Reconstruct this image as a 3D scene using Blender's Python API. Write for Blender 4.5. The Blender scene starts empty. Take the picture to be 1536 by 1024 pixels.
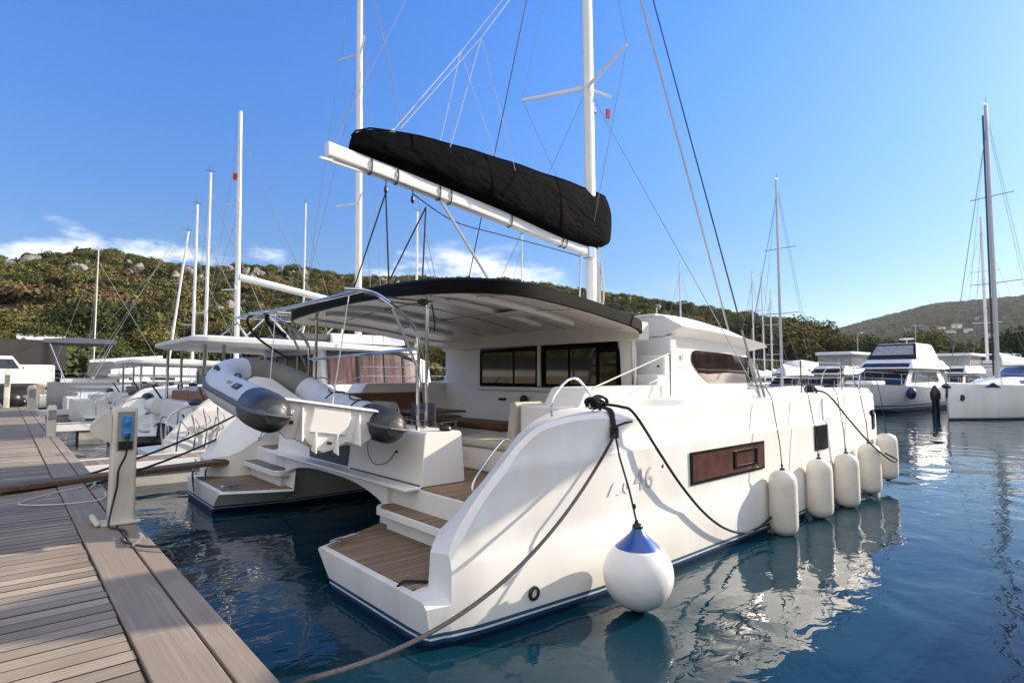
import bpy, bmesh, math, random
from mathutils import Vector, Matrix
R = random.Random(7)
rad = math.radians
sc = bpy.context.scene
COL = sc.collection

# ------------------------------------------------------------------ helpers
def lerp(a, b, t): return a + (b - a) * t
def interp(tab, x):
    if x <= tab[0][0]: return tab[0][1]
    for (x0, y0), (x1, y1) in zip(tab, tab[1:]):
        if x <= x1:
            return y0 if x1 == x0 else lerp(y0, y1, (x - x0) / (x1 - x0))
    return tab[-1][1]
def sstep(a, b, x):
    t = max(0., min(1., (x - a) / (b - a))); return t * t * (3 - 2 * t)

def tag(o, label=None, cat=None, group=None, kind=None):
    if label: o['label'] = label
    if cat: o['category'] = cat
    if group: o['group'] = group
    if kind: o['kind'] = kind
    return o
def thing(name, label, cat, loc=(0, 0, 0), group=None, rz=0.):
    o = bpy.data.objects.new(name, None); COL.objects.link(o)
    o.location = loc; o.rotation_euler = (0, 0, rz); o.empty_display_size = .2
    return tag(o, label, cat, group)
def root_of(o):
    while o.parent: o = o.parent
    return o

class MB:
    """collects shapes and links them as ONE mesh object"""
    def __init__(s): s.v = []; s.f = []; s.m = []; s.cur = 0
    def add(s, vs, fs):
        n = len(s.v); s.v += [tuple(v) for v in vs]
        for f in fs: s.f.append(tuple(i + n for i in f)); s.m.append(s.cur)
        return s
    def box(s, a, b, M=None):
        (x0, y0, z0), (x1, y1, z1) = a, b
        vs = [Vector(p) for p in ((x0,y0,z0),(x1,y0,z0),(x1,y1,z0),(x0,y1,z0),(x0,y0,z1),(x1,y0,z1),(x1,y1,z1),(x0,y1,z1))]
        if M: vs = [M @ v for v in vs]
        return s.add(vs, [(0,3,2,1),(4,5,6,7),(0,1,5,4),(1,2,6,5),(2,3,7,6),(3,0,4,7)])
    def loft(s, rings, cap=True, closed=True):
        n = len(rings[0]); vs = [p for r in rings for p in r]; fs = []
        for i in range(len(rings) - 1):
            for j in range(n if closed else n - 1):
                k = (j + 1) % n
                fs.append((i*n+j, i*n+k, (i+1)*n+k, (i+1)*n+j))
        if cap: fs += [tuple(range(n))[::-1], tuple((len(rings)-1)*n + j for j in range(n))]
        return s.add(vs, fs)
    def tube(s, pts, r, n=8, cap=True, sx=1., up=None):
        pts = [Vector(p) for p in pts]; rings = []; prev = None
        for i, p in enumerate(pts):
            a = pts[max(0, i-1)]; b = pts[min(len(pts)-1, i+1)]
            t = (b - a)
            if t.length < 1e-9: t = Vector((0,0,1))
            t.normalize()
            if prev is None:
                u = Vector(up) if up else (Vector((0,0,1)) if abs(t.z) < .9 else Vector((1,0,0)))
            else: u = prev
            w = t.cross(u)
            if w.length < 1e-6: w = t.cross(Vector((0.3,1,0.2)))
            w.normalize(); u = w.cross(t).normalized(); prev = u
            rr = r[i] if isinstance(r, (list, tuple)) else r
            rings.append([p + (w*math.cos(q)*sx + u*math.sin(q))*rr for q in (2*math.pi*k/n for k in range(n))])
        return s.loft(rings, cap)
    def lathe(s, prof, c, n=20, M=None):
        c = Vector(c); rings = []
        for r, z in prof:
            ring = [Vector((r*math.cos(2*math.pi*k/n), r*math.sin(2*math.pi*k/n), z)) for k in range(n)]
            if M: ring = [M @ v for v in ring]
            rings.append([c + v for v in ring])
        return s.loft(rings, True)
    def prism(s, poly, axis, a, b):
        def P(u, v, w):
            return (w, u, v) if axis == 'x' else ((u, w, v) if axis == 'y' else (u, v, w))
        return s.loft([[P(u, v, a) for u, v in poly], [P(u, v, b) for u, v in poly]])
    def ell(s, c, r, n=14, m=9, M=None):
        prof = [(math.sin(math.pi*i/m)*1. + 1e-4, -math.cos(math.pi*i/m)) for i in range(m+1)]
        S = Matrix.Diagonal((r[0], r[1], r[2])).to_4x4()
        return s.lathe(prof, c, n, (M @ S) if M else S)
    def build(s, name, mat, parent=None, bevel=0., smooth=32., seg=2, local=False, label=None):
        me = bpy.data.meshes.new(name)
        o = bpy.data.objects.new(name, me); COL.objects.link(o)
        off = Vector((0,0,0))
        if parent is not None:
            o.parent = parent
            if not local: off = root_of(parent).location
        vs = [tuple(Vector(v) - off) for v in s.v]
        me.from_pydata(vs, [], s.f)
        for m in (mat if isinstance(mat, list) else [mat]): me.materials.append(m)
        if isinstance(mat, list):
            for p, i in zip(me.polygons, s.m): p.material_index = i
        bm = bmesh.new(); bm.from_mesh(me)
        bmesh.ops.remove_doubles(bm, verts=bm.verts, dist=1e-5)
        bmesh.ops.recalc_face_normals(bm, faces=bm.faces)
        bm.to_mesh(me); bm.free()
        if smooth:
            me.polygons.foreach_set('use_smooth', [True]*len(me.polygons))
            me.set_sharp_from_angle(angle=rad(smooth))
        if bevel:
            md = o.modifiers.new('bevel', 'BEVEL'); md.width = bevel; md.segments = seg
            md.limit_method = 'ANGLE'; md.angle_limit = rad(40); md.harden_normals = False
        if label: o['label'] = label
        return o

def rounded(poly, r, n=4):
    """round the corners of a 2-D polygon"""
    out = []; N = len(poly)
    for i in range(N):
        p0, p, p1 = Vector(poly[i-1]), Vector(poly[i]), Vector(poly[(i+1) % N])
        rr = r[i] if isinstance(r, (list, tuple)) else r
        a = (p0-p); b = (p1-p)
        d = min(rr, a.length*.45, b.length*.45)
        A = p + a.normalized()*d; B = p + b.normalized()*d
        for k in range(n+1):
            t = k/n
            q = A*(1-t)**2 + p*2*t*(1-t) + B*t*t
            out.append((q.x, q.y))
    return out
def sag(a, b, s, n=16):
    a, b = Vector(a), Vector(b)
    return [a.lerp(b, i/n) - Vector((0,0,s*4*(i/n)*(1-i/n))) for i in range(n+1)]
def spline(pts, n=6):
    P = [Vector(p) for p in pts]; out = []
    for i in range(len(P)-1):
        p0 = P[max(0,i-1)]; p1 = P[i]; p2 = P[i+1]; p3 = P[min(len(P)-1,i+2)]
        for k in range(n):
            t = k/n
            out.append(.5*((2*p1) + (p2-p0)*t + (2*p0-5*p1+4*p2-p3)*t*t + (3*p1-p0-3*p2+p3)*t**3))
    out.append(P[-1]); return out
def copy_tree(o, parent=None):
    c = o.copy(); COL.objects.link(c); c.parent = parent
    for ch in list(o.children): copy_tree(ch, c)
    return c

# ------------------------------------------------------------------ materials
def M_(name, col, rough=.5, metal=0., coat=0., spec=.5, var=.0, vscale=3., bump=0., bscale=40., col2=None, stretch=None):
    m = bpy.data.materials.new(name); m.use_nodes = True
    nt = m.node_tree; N = nt.nodes; L = nt.links
    b = N['Principled BSDF']
    b.inputs['Base Color'].default_value = (*col, 1); b.inputs['Roughness'].default_value = rough
    b.inputs['Metallic'].default_value = metal; b.inputs['Coat Weight'].default_value = coat
    b.inputs['Coat Roughness'].default_value = .08
    b.inputs['Specular IOR Level'].default_value = spec
    tc = N.new('ShaderNodeTexCoord'); src = tc.outputs['Object']
    if stretch:
        mp = N.new('ShaderNodeMapping'); mp.inputs['Scale'].default_value = stretch
        L.new(src, mp.inputs['Vector']); src = mp.outputs['Vector']
    if var or col2:
        t = N.new('ShaderNodeTexNoise'); t.inputs['Scale'].default_value = vscale; t.inputs['Detail'].default_value = 6
        L.new(src, t.inputs['Vector'])
        r = N.new('ShaderNodeValToRGB'); r.color_ramp.elements[0].position = .35; r.color_ramp.elements[1].position = .68
        c2 = col2 or tuple(min(1, c*(1-var)) for c in col)
        r.color_ramp.elements[0].color = (*c2, 1); r.color_ramp.elements[1].color = (*col, 1)
        L.new(t.outputs['Fac'], r.inputs['Fac']); L.new(r.outputs['Color'], b.inputs['Base Color'])
    if bump:
        t2 = N.new('ShaderNodeTexNoise'); t2.inputs['Scale'].default_value = bscale; t2.inputs['Detail'].default_value = 4
        L.new(src, t2.inputs['Vector'])
        bp = N.new('ShaderNodeBump'); bp.inputs['Strength'].default_value = bump; bp.inputs['Distance'].default_value = .02
        L.new(t2.outputs['Fac'], bp.inputs['Height']); L.new(bp.outputs['Normal'], b.inputs['Normal'])
    return m

GEL = M_('gelcoat', (.80,.78,.74), .42, coat=0., spec=.35, var=.05, vscale=1.3)
GELG = M_('gelcoat_cool', (.72,.72,.72), .45, coat=0., var=.06, vscale=1.5)
GELN = M_('nonskid_deck', (.74,.71,.66), .6, var=.06, vscale=8, bump=.15, bscale=220)
GELC = M_('gelcoat_cream', (.72,.68,.60), .35, var=.05)
ALU = M_('painted_spar', (.78,.78,.76), .3, coat=.3, var=.05, vscale=5)
ALUG = M_('grey_spar', (.52,.53,.54), .35, metal=.3, var=.1, vscale=4)
SS = M_('stainless', (.62,.62,.62), .14, metal=1.)
BLKP = M_('black_plastic', (.012,.012,.013), .35)
BLKG = M_('black_gloss_rim', (.004,.004,.0045), .5, spec=.05)
RUB = M_('grey_rubber', (.036,.038,.042), .36, var=.3, vscale=5, bump=.12, bscale=60)
RUBL = M_('rub_strake', (.085,.088,.092), .5)
PVC = M_('grey_inflatable', (.52,.55,.59), .42, var=.1, vscale=4, bump=.06, bscale=30)
PVCD = M_('olive_cover', (.16,.155,.135), .6, var=.2, vscale=4)
GLASS = M_('dark_window', (.010,.008,.008), .03, spec=.7, coat=.6)
GLASSB = M_('bronze_window', (.11,.042,.030), .14, spec=.4, var=.35, vscale=6)
GLASSK = M_('low_gloss_window', (.008,.008,.009), .22, spec=.10)  # dark glass with weak reflections, for the other boats
GLASSC = M_('curtained_window', (.012,.008,.008), .06, spec=.3, col2=(.028,.017,.017), vscale=1.1, stretch=(3.2,1,.7))
CURT = M_('curtain', (.17,.095,.088), .35, spec=.3, var=.75, vscale=3.2, stretch=(2.6,1,.25))
CLEAR = M_('clear_vinyl', (.38,.39,.40), .12, coat=.4, var=.35, vscale=6)
ROPEB = M_('black_rope', (.012,.012,.014), .8, bump=.5, bscale=140)
ROPEG = M_('grey_rope', (.055,.055,.06), .85, var=.5, vscale=60, bump=.6, bscale=160)
ROPEW = M_('white_rope', (.62,.60,.55), .8, bump=.4, bscale=150)
WIRE = M_('wire', (.24,.25,.27), .6, spec=.2)
WIREK = M_('dark_wire', (.03,.03,.035), .4, metal=.3)
FEND = M_('fender_vinyl', (.74,.70,.62), .4, var=.1, vscale=4, coat=.15)
FENDW = M_('buoy_vinyl', (.80,.79,.77), .33, coat=.25, var=.05, vscale=3)
BLUEV = M_('blue_vinyl', (.003,.065,.30), .3, coat=.4)
CUSH = M_('beige_cushion', (.50,.45,.36), .75, var=.1, vscale=5, bump=.1, bscale=90)
BROWN = M_('brown_cushion', (.20,.085,.03), .55, var=.3, vscale=4)
FABG = M_('grey_fabric', (.07,.074,.08), .8, bump=.2, bscale=200)
FABL = M_('pale_grey_fabric', (.28,.27,.25), .75, var=.2)
TREADG = M_('grey_tread', (.20,.18,.165), .7, var=.3, vscale=10)
REDC = M_('red_canvas', (.50,.035,.02), .6, var=.4, vscale=4)
ORNG = M_('orange_cloth', (.6,.16,.05), .7)
WHITEC = M_('white_canvas', (.76,.75,.72), .7, var=.08, vscale=3)
GREYC = M_('grey_canvas', (.09,.092,.10), .7, var=.25, vscale=2)
POST = M_('pedestal_paint', (.66,.62,.52), .5, var=.22, vscale=3)
STEEL = M_('galvanised', (.36,.36,.36), .5, metal=.5, var=.4, vscale=6)
SOCKB = M_('blue_socket', (.01,.22,.62), .35)
NAVY = M_('navy_paint', (.008,.02,.09), .4)
CONC = M_('concrete', (.44,.42,.38), .85, var=.3, vscale=.8, bump=.3, bscale=10)
OCHRE = M_('ochre_stone', (.52,.40,.22), .85, var=.3, vscale=.6, bump=.3, bscale=6)
FENCE = M_('dark_screen', (.055,.052,.05), .85, var=.3, vscale=.25)
PLNK = M_('gangway_wood', (.20,.11,.06), .6, col2=(.09,.05,.03), vscale=6, stretch=(1,12,6), bump=.2)
BARK = M_('bark', (.13,.095,.065), .9, var=.4, vscale=3, bump=.5, bscale=8)
ROCK = M_('pale_rock', (.36,.32,.27), .9, col2=(.15,.13,.11), vscale=.7, bump=.8, bscale=2.5)
WHITEW = M_('white_render', (.76,.73,.68), .8, var=.08)
TILE = M_('roof_tile', (.36,.15,.08), .8, var=.3)
LETTER = M_('grey_lettering', (.30,.31,.33), .5)
LETTERD = M_('silver_lettering', (.46,.46,.48), .5)
BLUEC = M_('blue_cloth', (.10,.16,.32), .7, var=.2)

def canvas_mat():
    m = M_('black_sail_canvas', (.0035,.0035,.004), .85, spec=.03)
    nt = m.node_tree; N = nt.nodes; L = nt.links; b = N['Principled BSDF']
    tc = N.new('ShaderNodeTexCoord'); mp = N.new('ShaderNodeMapping'); mp.inputs['Scale'].default_value = (1.6, 1, 3.2); mp.inputs['Rotation'].default_value = (0, .5, 0)
    t = N.new('ShaderNodeTexNoise'); t.inputs['Scale'].default_value = 2.0; t.inputs['Detail'].default_value = 4; t.inputs['Distortion'].default_value = .4
    bp = N.new('ShaderNodeBump'); bp.inputs['Strength'].default_value = .7; bp.inputs['Distance'].default_value = .08
    L.new(tc.outputs['Object'], mp.inputs['Vector']); L.new(mp.outputs['Vector'], t.inputs['Vector'])
    L.new(t.outputs['Fac'], bp.inputs['Height']); L.new(bp.outputs['Normal'], b.inputs['Normal'])
    return m
CANV = canvas_mat()

def hull_mat(name, base, top=.135):
    """white topsides with a blue boot stripe painted above the antifouling"""
    m = M_(name, base, .5, coat=0., spec=.3)
    nt = m.node_tree; N = nt.nodes; L = nt.links; b = N['Principled BSDF']
    tc = N.new('ShaderNodeTexCoord'); sp = N.new('ShaderNodeSeparateXYZ'); L.new(tc.outputs['Object'], sp.inputs[0])
    mr = N.new('ShaderNodeMath'); mr.operation = 'MULTIPLY_ADD'; mr.inputs[1].default_value = 1.; mr.inputs[2].default_value = .5
    L.new(sp.outputs['Z'], mr.inputs[0])
    r = N.new('ShaderNodeValToRGB'); r.color_ramp.interpolation = 'CONSTANT'
    e = r.color_ramp.elements
    e[0].position = 0; e[0].color = (.006,.016,.05,1)
    e[1].position = .5 + top*.36; e[1].color = (.01,.06,.17,1)
    x = e.new(.5 + top*.62); x.color = (*base, 1)
    x = e.new(.5 + top*.78); x.color = (.02,.10,.20,1)
    x = e.new(.5 + top); x.color = (*base, 1)
    L.new(mr.outputs[0], r.inputs['Fac'])
    t = N.new('ShaderNodeTexNoise'); t.inputs['Scale'].default_value = 1.1; t.inputs['Detail'].default_value = 8
    mp = N.new('ShaderNodeMapping'); mp.inputs['Scale'].default_value = (2.6, 2.6, .22)
    L.new(tc.outputs['Object'], mp.inputs['Vector']); L.new(mp.outputs['Vector'], t.inputs['Vector'])
    r2 = N.new('ShaderNodeValToRGB'); r2.color_ramp.elements[0].position = .36; r2.color_ramp.elements[1].position = .62
    r2.color_ramp.elements[0].color = (.91,.90,.87,1); r2.color_ramp.elements[1].color = (1,1,1,1)
    L.new(t.outputs['Fac'], r2.inputs['Fac'])
    mx = N.new('ShaderNodeMix'); mx.data_type = 'RGBA'; mx.blend_type = 'MULTIPLY'; mx.inputs['Factor'].default_value = 1
    L.new(r.outputs['Color'], mx.inputs[6]); L.new(r2.outputs['Color'], mx.inputs[7]); L.new(mx.outputs[2], b.inputs['Base Color'])
    return m
HULL = hull_mat('hull_paint', (.80,.785,.75))
HULLC = hull_mat('hull_paint_cool', (.76,.76,.75), .12)

def board_mat(name, c1, c2, pitch, groove, axis='Y', groove_col=(.02,.016,.013), fine=18., along=.6):
    """boards lying along X (axis Y across them): each board its own tone, streaky grain, dark seams"""
    m = bpy.data.materials.new(name); m.use_nodes = True
    nt = m.node_tree; N = nt.nodes; L = nt.links; b = N['Principled BSDF']; b.inputs['Roughness'].default_value = .72
    tc = N.new('ShaderNodeTexCoord'); sp = N.new('ShaderNodeSeparateXYZ'); L.new(tc.outputs['Object'], sp.inputs[0])
    d = N.new('ShaderNodeMath'); d.operation = 'DIVIDE'; d.inputs[1].default_value = pitch; L.new(sp.outputs[axis], d.inputs[0])
    fl = N.new('ShaderNodeMath'); fl.operation = 'FLOOR'; L.new(d.outputs[0], fl.inputs[0])
    fr = N.new('ShaderNodeMath'); fr.operation = 'FRACT'; L.new(d.outputs[0], fr.inputs[0])
    wn = N.new('ShaderNodeTexWhiteNoise'); wn.noise_dimensions = '1D'; L.new(fl.outputs[0], wn.inputs['W'])
    mp = N.new('ShaderNodeMapping'); mp.inputs['Scale'].default_value = (along, fine, fine) if axis == 'Y' else (fine, along, fine)
    ad = N.new('ShaderNodeVectorMath'); ad.operation = 'ADD'
    cb = N.new('ShaderNodeCombineXYZ'); ml = N.new('ShaderNodeMath'); ml.operation = 'MULTIPLY'; ml.inputs[1].default_value = 37.
    L.new(wn.outputs['Value'], ml.inputs[0]); L.new(ml.outputs[0], cb.inputs[0]); L.new(ml.outputs[0], cb.inputs[1])
    L.new(tc.outputs['Object'], ad.inputs[0]); L.new(cb.outputs[0], ad.inputs[1]); L.new(ad.outputs[0], mp.inputs['Vector'])
    t = N.new('ShaderNodeTexNoise'); t.inputs['Scale'].default_value = 1.6; t.inputs['Detail'].default_value = 8; t.inputs['Roughness'].default_value = .7
    L.new(mp.outputs['Vector'], t.inputs['Vector'])
    t3 = N.new('ShaderNodeTexNoise'); t3.inputs['Scale'].default_value = .9; t3.inputs['Detail'].default_value = 5; L.new(tc.outputs['Object'], t3.inputs['Vector'])
    s1 = N.new('ShaderNodeMath'); s1.operation = 'MULTIPLY_ADD'; s1.inputs[1].default_value = .32; L.new(wn.outputs['Value'], s1.inputs[0]); L.new(t.outputs['Fac'], s1.inputs[2])
    s2 = N.new('ShaderNodeMath'); s2.operation = 'MULTIPLY_ADD'; s2.inputs[1].default_value = .7; L.new(t3.outputs['Fac'], s2.inputs[0]); L.new(s1.outputs[0], s2.inputs[2])
    r = N.new('ShaderNodeValToRGB'); r.color_ramp.elements[0].position = .62; r.color_ramp.elements[1].position = 1.0
    r.color_ramp.elements[0].color = (*c2, 1); r.color_ramp.elements[1].color = (*c1, 1)
    mr = N.new('ShaderNodeMapRange'); mr.inputs['From Min'].default_value = .62; mr.inputs['From Max'].default_value = 1.5
    mr.inputs['To Min'].default_value = .4; mr.inputs['To Max'].default_value = 1.1
    L.new(s2.outputs[0], mr.inputs['Value']); L.new(mr.outputs[0], r.inputs['Fac'])
    if groove:
        g = N.new('ShaderNodeMath'); g.operation = 'LESS_THAN'; g.inputs[1].default_value = groove; L.new(fr.outputs[0], g.inputs[0])
        mx = N.new('ShaderNodeMix'); mx.data_type = 'RGBA'; L.new(g.outputs[0], mx.inputs['Factor']); L.new(r.outputs['Color'], mx.inputs[6])
        mx.inputs[7].default_value = (*groove_col, 1); L.new(mx.outputs[2], b.inputs['Base Color'])
    else: L.new(r.outputs['Color'], b.inputs['Base Color'])
    bp = N.new('ShaderNodeBump'); bp.inputs['Strength'].default_value = .35; bp.inputs['Distance'].default_value = .01
    L.new(t.outputs['Fac'], bp.inputs['Height']); L.new(bp.outputs['Normal'], b.inputs['Normal'])
    return m
TEAK = board_mat('teak_deck', (.42,.30,.20), (.20,.135,.085), .055, .16)
TEAKF = board_mat('teak_floor', (.42,.285,.165), (.22,.14,.08), .06, .10)
DOCKW = board_mat('weathered_planks', (.46,.375,.275), (.21,.165,.115), .155, .045, fine=60., along=.45)
DOCKE = board_mat('weathered_edge_boards', (.43,.36,.275), (.25,.20,.15), .3, 0, axis='X', fine=26., along=.5)

# ------------------------------------------------------------------ camera, light, sky
A = rad(48.5); CAMH = 2.3; F = 860.; PITCH = math.atan((565-512)/F)
cam = bpy.data.cameras.new('camera'); co = bpy.data.objects.new('camera', cam); COL.objects.link(co); sc.camera = co
cam.sensor_width = 36; cam.lens = F/1536*36; cam.clip_start = .05; cam.clip_end = 8000
co.location = (0, 0, CAMH)
fw = Vector((math.cos(A), math.sin(A), 0)); d = fw*math.cos(PITCH) + Vector((0,0,math.sin(PITCH)))
co.rotation_euler = d.to_track_quat('-Z', 'Y').to_euler()

SUN_EL = rad(22.5); TH = rad(70)
sd = Vector((math.sin(TH)*math.cos(SUN_EL), -math.cos(TH)*math.cos(SUN_EL), math.sin(SUN_EL)))
sl = bpy.data.lights.new('sun', 'SUN'); so = bpy.data.objects.new('sun', sl); COL.objects.link(so)
sl.energy = 4.1; sl.angle = rad(.5); sl.color = (1., .87, .71)
so.rotation_euler = sd.to_track_quat('Z', 'Y').to_euler(); so.location = (30, -15, 30)

w = bpy.data.worlds.new('World'); sc.world = w; w.use_nodes = True
nt = w.node_tree; N = nt.nodes; L = nt.links; bg = N['Background']
sky = N.new('ShaderNodeTexSky'); sky.sky_type = 'NISHITA'; sky.sun_disc = False
sky.sun_elevation = SUN_EL; sky.sun_rotation = math.atan2(sd.x, sd.y); sky.air_density = 1.0; sky.dust_density = .3; sky.ozone_density = 3.2
sky.altitude = 0
tc = N.new('ShaderNodeTexCoord'); sp = N.new('ShaderNodeSeparateXYZ'); L.new(tc.outputs['Generated'], sp.inputs[0])
mp = N.new('ShaderNodeMapping'); mp.inputs['Scale'].default_value = (5.5, 5.5, 15.); mp.inputs['Location'].default_value = (.35, .2, .1); L.new(tc.outputs['Generated'], mp.inputs['Vector'])
nz = N.new('ShaderNodeTexNoise'); nz.inputs['Scale'].default_value = 1.; nz.inputs['Detail'].default_value = 9; nz.inputs['Roughness'].default_value = .56; L.new(mp.outputs['Vector'], nz.inputs['Vector'])
def math_(op, a=None, b=None, c=None):
    n = N.new('ShaderNodeMath'); n.operation = op
    for i, v in enumerate((a, b, c)):
        if v is None: continue
        if isinstance(v, (int, float)): n.inputs[i].default_value = v
        else: L.new(v, n.inputs[i])
    return n.outputs[0]
def mrange(v, a, b, c=0., d_=1.):
    n = N.new('ShaderNodeMapRange'); n.interpolation_type = 'SMOOTHSTEP'
    for k, x in zip(('From Min','From Max','To Min','To Max'), (a, b, c, d_)): n.inputs[k].default_value = x
    L.new(v, n.inputs['Value']); return n.outputs[0]
low = mrange(sp.outputs['Z'], .19, .245, 1., 0.)
hi = mrange(sp.outputs['X'], .80, .62)                      # clouds keep to the left of the bay
cov = math_('MULTIPLY', low, mrange(sp.outputs['X'], .55, .9, 1., 0.))
thr = math_('MULTIPLY_ADD', sp.outputs['Z'], 1.15, .30)
cl = math_('SUBTRACT', nz.outputs['Fac'], thr)
cm = math_('MULTIPLY', mrange(cl, -.06, .10), cov)
cm = math_('MULTIPLY', cm, .85)
mx = N.new('ShaderNodeMix'); mx.data_type = 'RGBA'; L.new(cm, mx.inputs['Factor'])
hs = N.new('ShaderNodeHueSaturation'); hs.inputs['Hue'].default_value = .513; hs.inputs['Saturation'].default_value = 1.27; hs.inputs['Value'].default_value = 1.; L.new(sky.outputs[0], hs.inputs['Color'])
L.new(hs.outputs[0], mx.inputs[6]); mx.inputs[7].default_value = (4.6, 4.7, 5.0, 1)
hz = mrange(sp.outputs['Z'], -.02, .62, .42, 1.0)
# added cloud bank behind the viewpoint, unseen fill that lifts the shaded sides
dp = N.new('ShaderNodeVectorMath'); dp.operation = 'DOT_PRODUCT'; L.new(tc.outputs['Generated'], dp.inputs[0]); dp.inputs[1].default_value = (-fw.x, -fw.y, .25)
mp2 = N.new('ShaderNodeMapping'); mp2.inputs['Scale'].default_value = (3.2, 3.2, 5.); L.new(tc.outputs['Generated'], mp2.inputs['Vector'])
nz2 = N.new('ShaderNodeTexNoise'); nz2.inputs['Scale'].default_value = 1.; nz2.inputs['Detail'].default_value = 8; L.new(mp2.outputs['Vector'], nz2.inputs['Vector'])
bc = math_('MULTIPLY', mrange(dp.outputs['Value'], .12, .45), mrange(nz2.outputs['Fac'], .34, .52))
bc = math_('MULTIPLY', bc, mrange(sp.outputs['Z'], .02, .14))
vm = N.new('ShaderNodeVectorMath'); vm.operation = 'SCALE'; L.new(hs.outputs[0], vm.inputs[0]); L.new(hz, vm.inputs['Scale'])
L.new(vm.outputs[0], mx.inputs[6])
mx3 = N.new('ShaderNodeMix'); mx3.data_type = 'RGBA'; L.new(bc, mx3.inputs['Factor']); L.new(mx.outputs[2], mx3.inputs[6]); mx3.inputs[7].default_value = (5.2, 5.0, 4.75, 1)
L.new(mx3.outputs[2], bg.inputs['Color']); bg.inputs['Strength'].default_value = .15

sc.view_settings.view_transform = 'Standard'; sc.view_settings.look = 'None'; sc.view_settings.exposure = 1.02; sc.view_settings.gamma = 1
sc.cycles.max_bounces = 6; sc.cycles.glossy_bounces = 4; sc.cycles.diffuse_bounces = 3; sc.cycles.use_denoising = True
sc.cycles.caustics_reflective = False; sc.cycles.caustics_refractive = False

# ------------------------------------------------------------------ water
def water_mat():
    m = bpy.data.materials.new('harbour_water'); m.use_nodes = True
    nt = m.node_tree; N = nt.nodes; L = nt.links; b = N['Principled BSDF']
    b.inputs['Base Color'].default_value = (.003,.028,.045,1); b.inputs['Roughness'].default_value = .012; b.inputs['IOR'].default_value = 1.25
    tc = N.new('ShaderNodeTexCoord')
    def noise(scale, st, dist, det=2, rot=0.):
        mp = N.new('ShaderNodeMapping'); mp.inputs['Scale'].default_value = st; mp.inputs['Rotation'].default_value = (0,0,rot)
        t = N.new('ShaderNodeTexNoise'); t.inputs['Scale'].default_value = scale; t.inputs['Detail'].default_value = det; t.inputs['Distortion'].default_value = dist
        L.new(tc.outputs['Object'], mp.inputs['Vector']); L.new(mp.outputs['Vector'], t.inputs['Vector']); return t.outputs['Fac']
    a = noise(.85, (1,1,1), .5, 1.); c = noise(3.2, (1,1.4,1), .8, 2., .6); e = noise(9., (1,1.2,1), .3, 2., -.5)
    m1 = N.new('ShaderNodeMath'); m1.operation = 'MULTIPLY_ADD'; m1.inputs[1].default_value = .16; L.new(c, m1.inputs[0]); L.new(a, m1.inputs[2])
    m2 = N.new('ShaderNodeMath'); m2.operation = 'MULTIPLY_ADD'; m2.inputs[1].default_value = .02; L.new(e, m2.inputs[0]); L.new(m1.outputs[0], m2.inputs[2])
    bp = N.new('ShaderNodeBump'); bp.inputs['Strength'].default_value = 1.; bp.inputs['Distance'].default_value = .036
    L.new(m2.outputs[0], bp.inputs['Height']); L.new(bp.outputs['Normal'], b.inputs['Normal'])
    return m
wb = MB(); wb.add([(-2300,-2300,0),(2300,-2300,0),(2300,2300,0),(-2300,2300,0)], [(0,1,2,3)])
tag(wb.build('water', water_mat(), smooth=0), kind='structure')
# ================================================================== DOCK
DZ = .70; DX = 1.15
dock = thing('dock', 'long weathered wooden plank pontoon along the left foreground', 'dock', (DX, 3, 0))
mb = MB(); y = 3-39*.155; pit = .155
while y < 58:
    x1 = DX - .52 + R.uniform(-.004, .004)
    z = DZ + R.uniform(-.0012, .0012)
    mb.box((-4.4, y, z-.035), (x1, y+pit-.009-R.uniform(0,.004), z)); y += pit
mb.build('planking', DOCKW, dock, smooth=0)
mb = MB()
y = -3.
while y < 58:
    L_ = 3.6
    mb.box((DX-.505, y, DZ-.05), (DX-.19, y+L_-.008, DZ+.012)); mb.box((DX-.168, y+1.1, DZ-.06), (DX, y+L_+1.092, DZ+.006)); y += L_
mb.build('edge_board', DOCKE, dock, bevel=.006, smooth=0)
mb = MB(); mb.box((-4.35, -3, DZ-.42), (DX-.53, 58, DZ-.05)); mb.box((DX-.52, -3, DZ-.34), (DX-.02, 58, DZ-.075)); mb.build('side_beam', STEEL, dock, smooth=0)
mb = MB(); y = -1.
while y < 56:
    mb = MB(); mb.box((-3.8, y, -.35), (DX-.1, y+3.2, DZ-.43)); y += 5.; mb.build('float', CONC, dock, smooth=0)
for y, a in ((6.55, .3), (10.2, -.2), (15., .1)):
    mb = MB(); mb.tube([(DX-.18, y-.10, DZ+.02), (DX-.12, y-.1, DZ+.075), (DX-.1, y+.12, DZ+.075), (DX-.06, y+.12, DZ+.02)], .018, 7); mb.build('mooring_ring', STEEL, dock)

# power pedestal
px, py = 1.02, 7.62
ped = thing('power_pedestal', 'cream power pedestal with blue sockets on the edge of the dock', 'power pedestal', (px, py, DZ), rz=0)
mb = MB()
prof = rounded([(-.12,-.085),(.12,-.085),(.12,.085),(-.12,.085)], .035, 3)
mb.loft([[(px+u*k, py+v*k, z) for u, v in prof] for z, k in ((DZ+.03,1.02),(DZ+1.1,.98),(DZ+1.24,.98),(DZ+1.26,.9))])
mb.build('column', POST, ped, smooth=40)
mb = MB(); mb.box((px-.19, py-.14, DZ+.012), (px+.17, py+.14, DZ+.04)); mb.tube([(px-.21, py-.13, DZ+.03), (px-.25, py-.06, DZ+.1), (px-.25, py+.08, DZ+.1), (px-.2, py+.13, DZ+.03)], .03, 8)
mb.build('base_plate', POST, ped, bevel=.008)
mb = MB(); mb.prism(rounded([(-.30, DZ+.98), (-.12, DZ+.88), (-.121, DZ+1.2), (-.2, DZ+1.2), (-.30, DZ+1.1)], .03), 'y', py-.06, py+.07)
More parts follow.
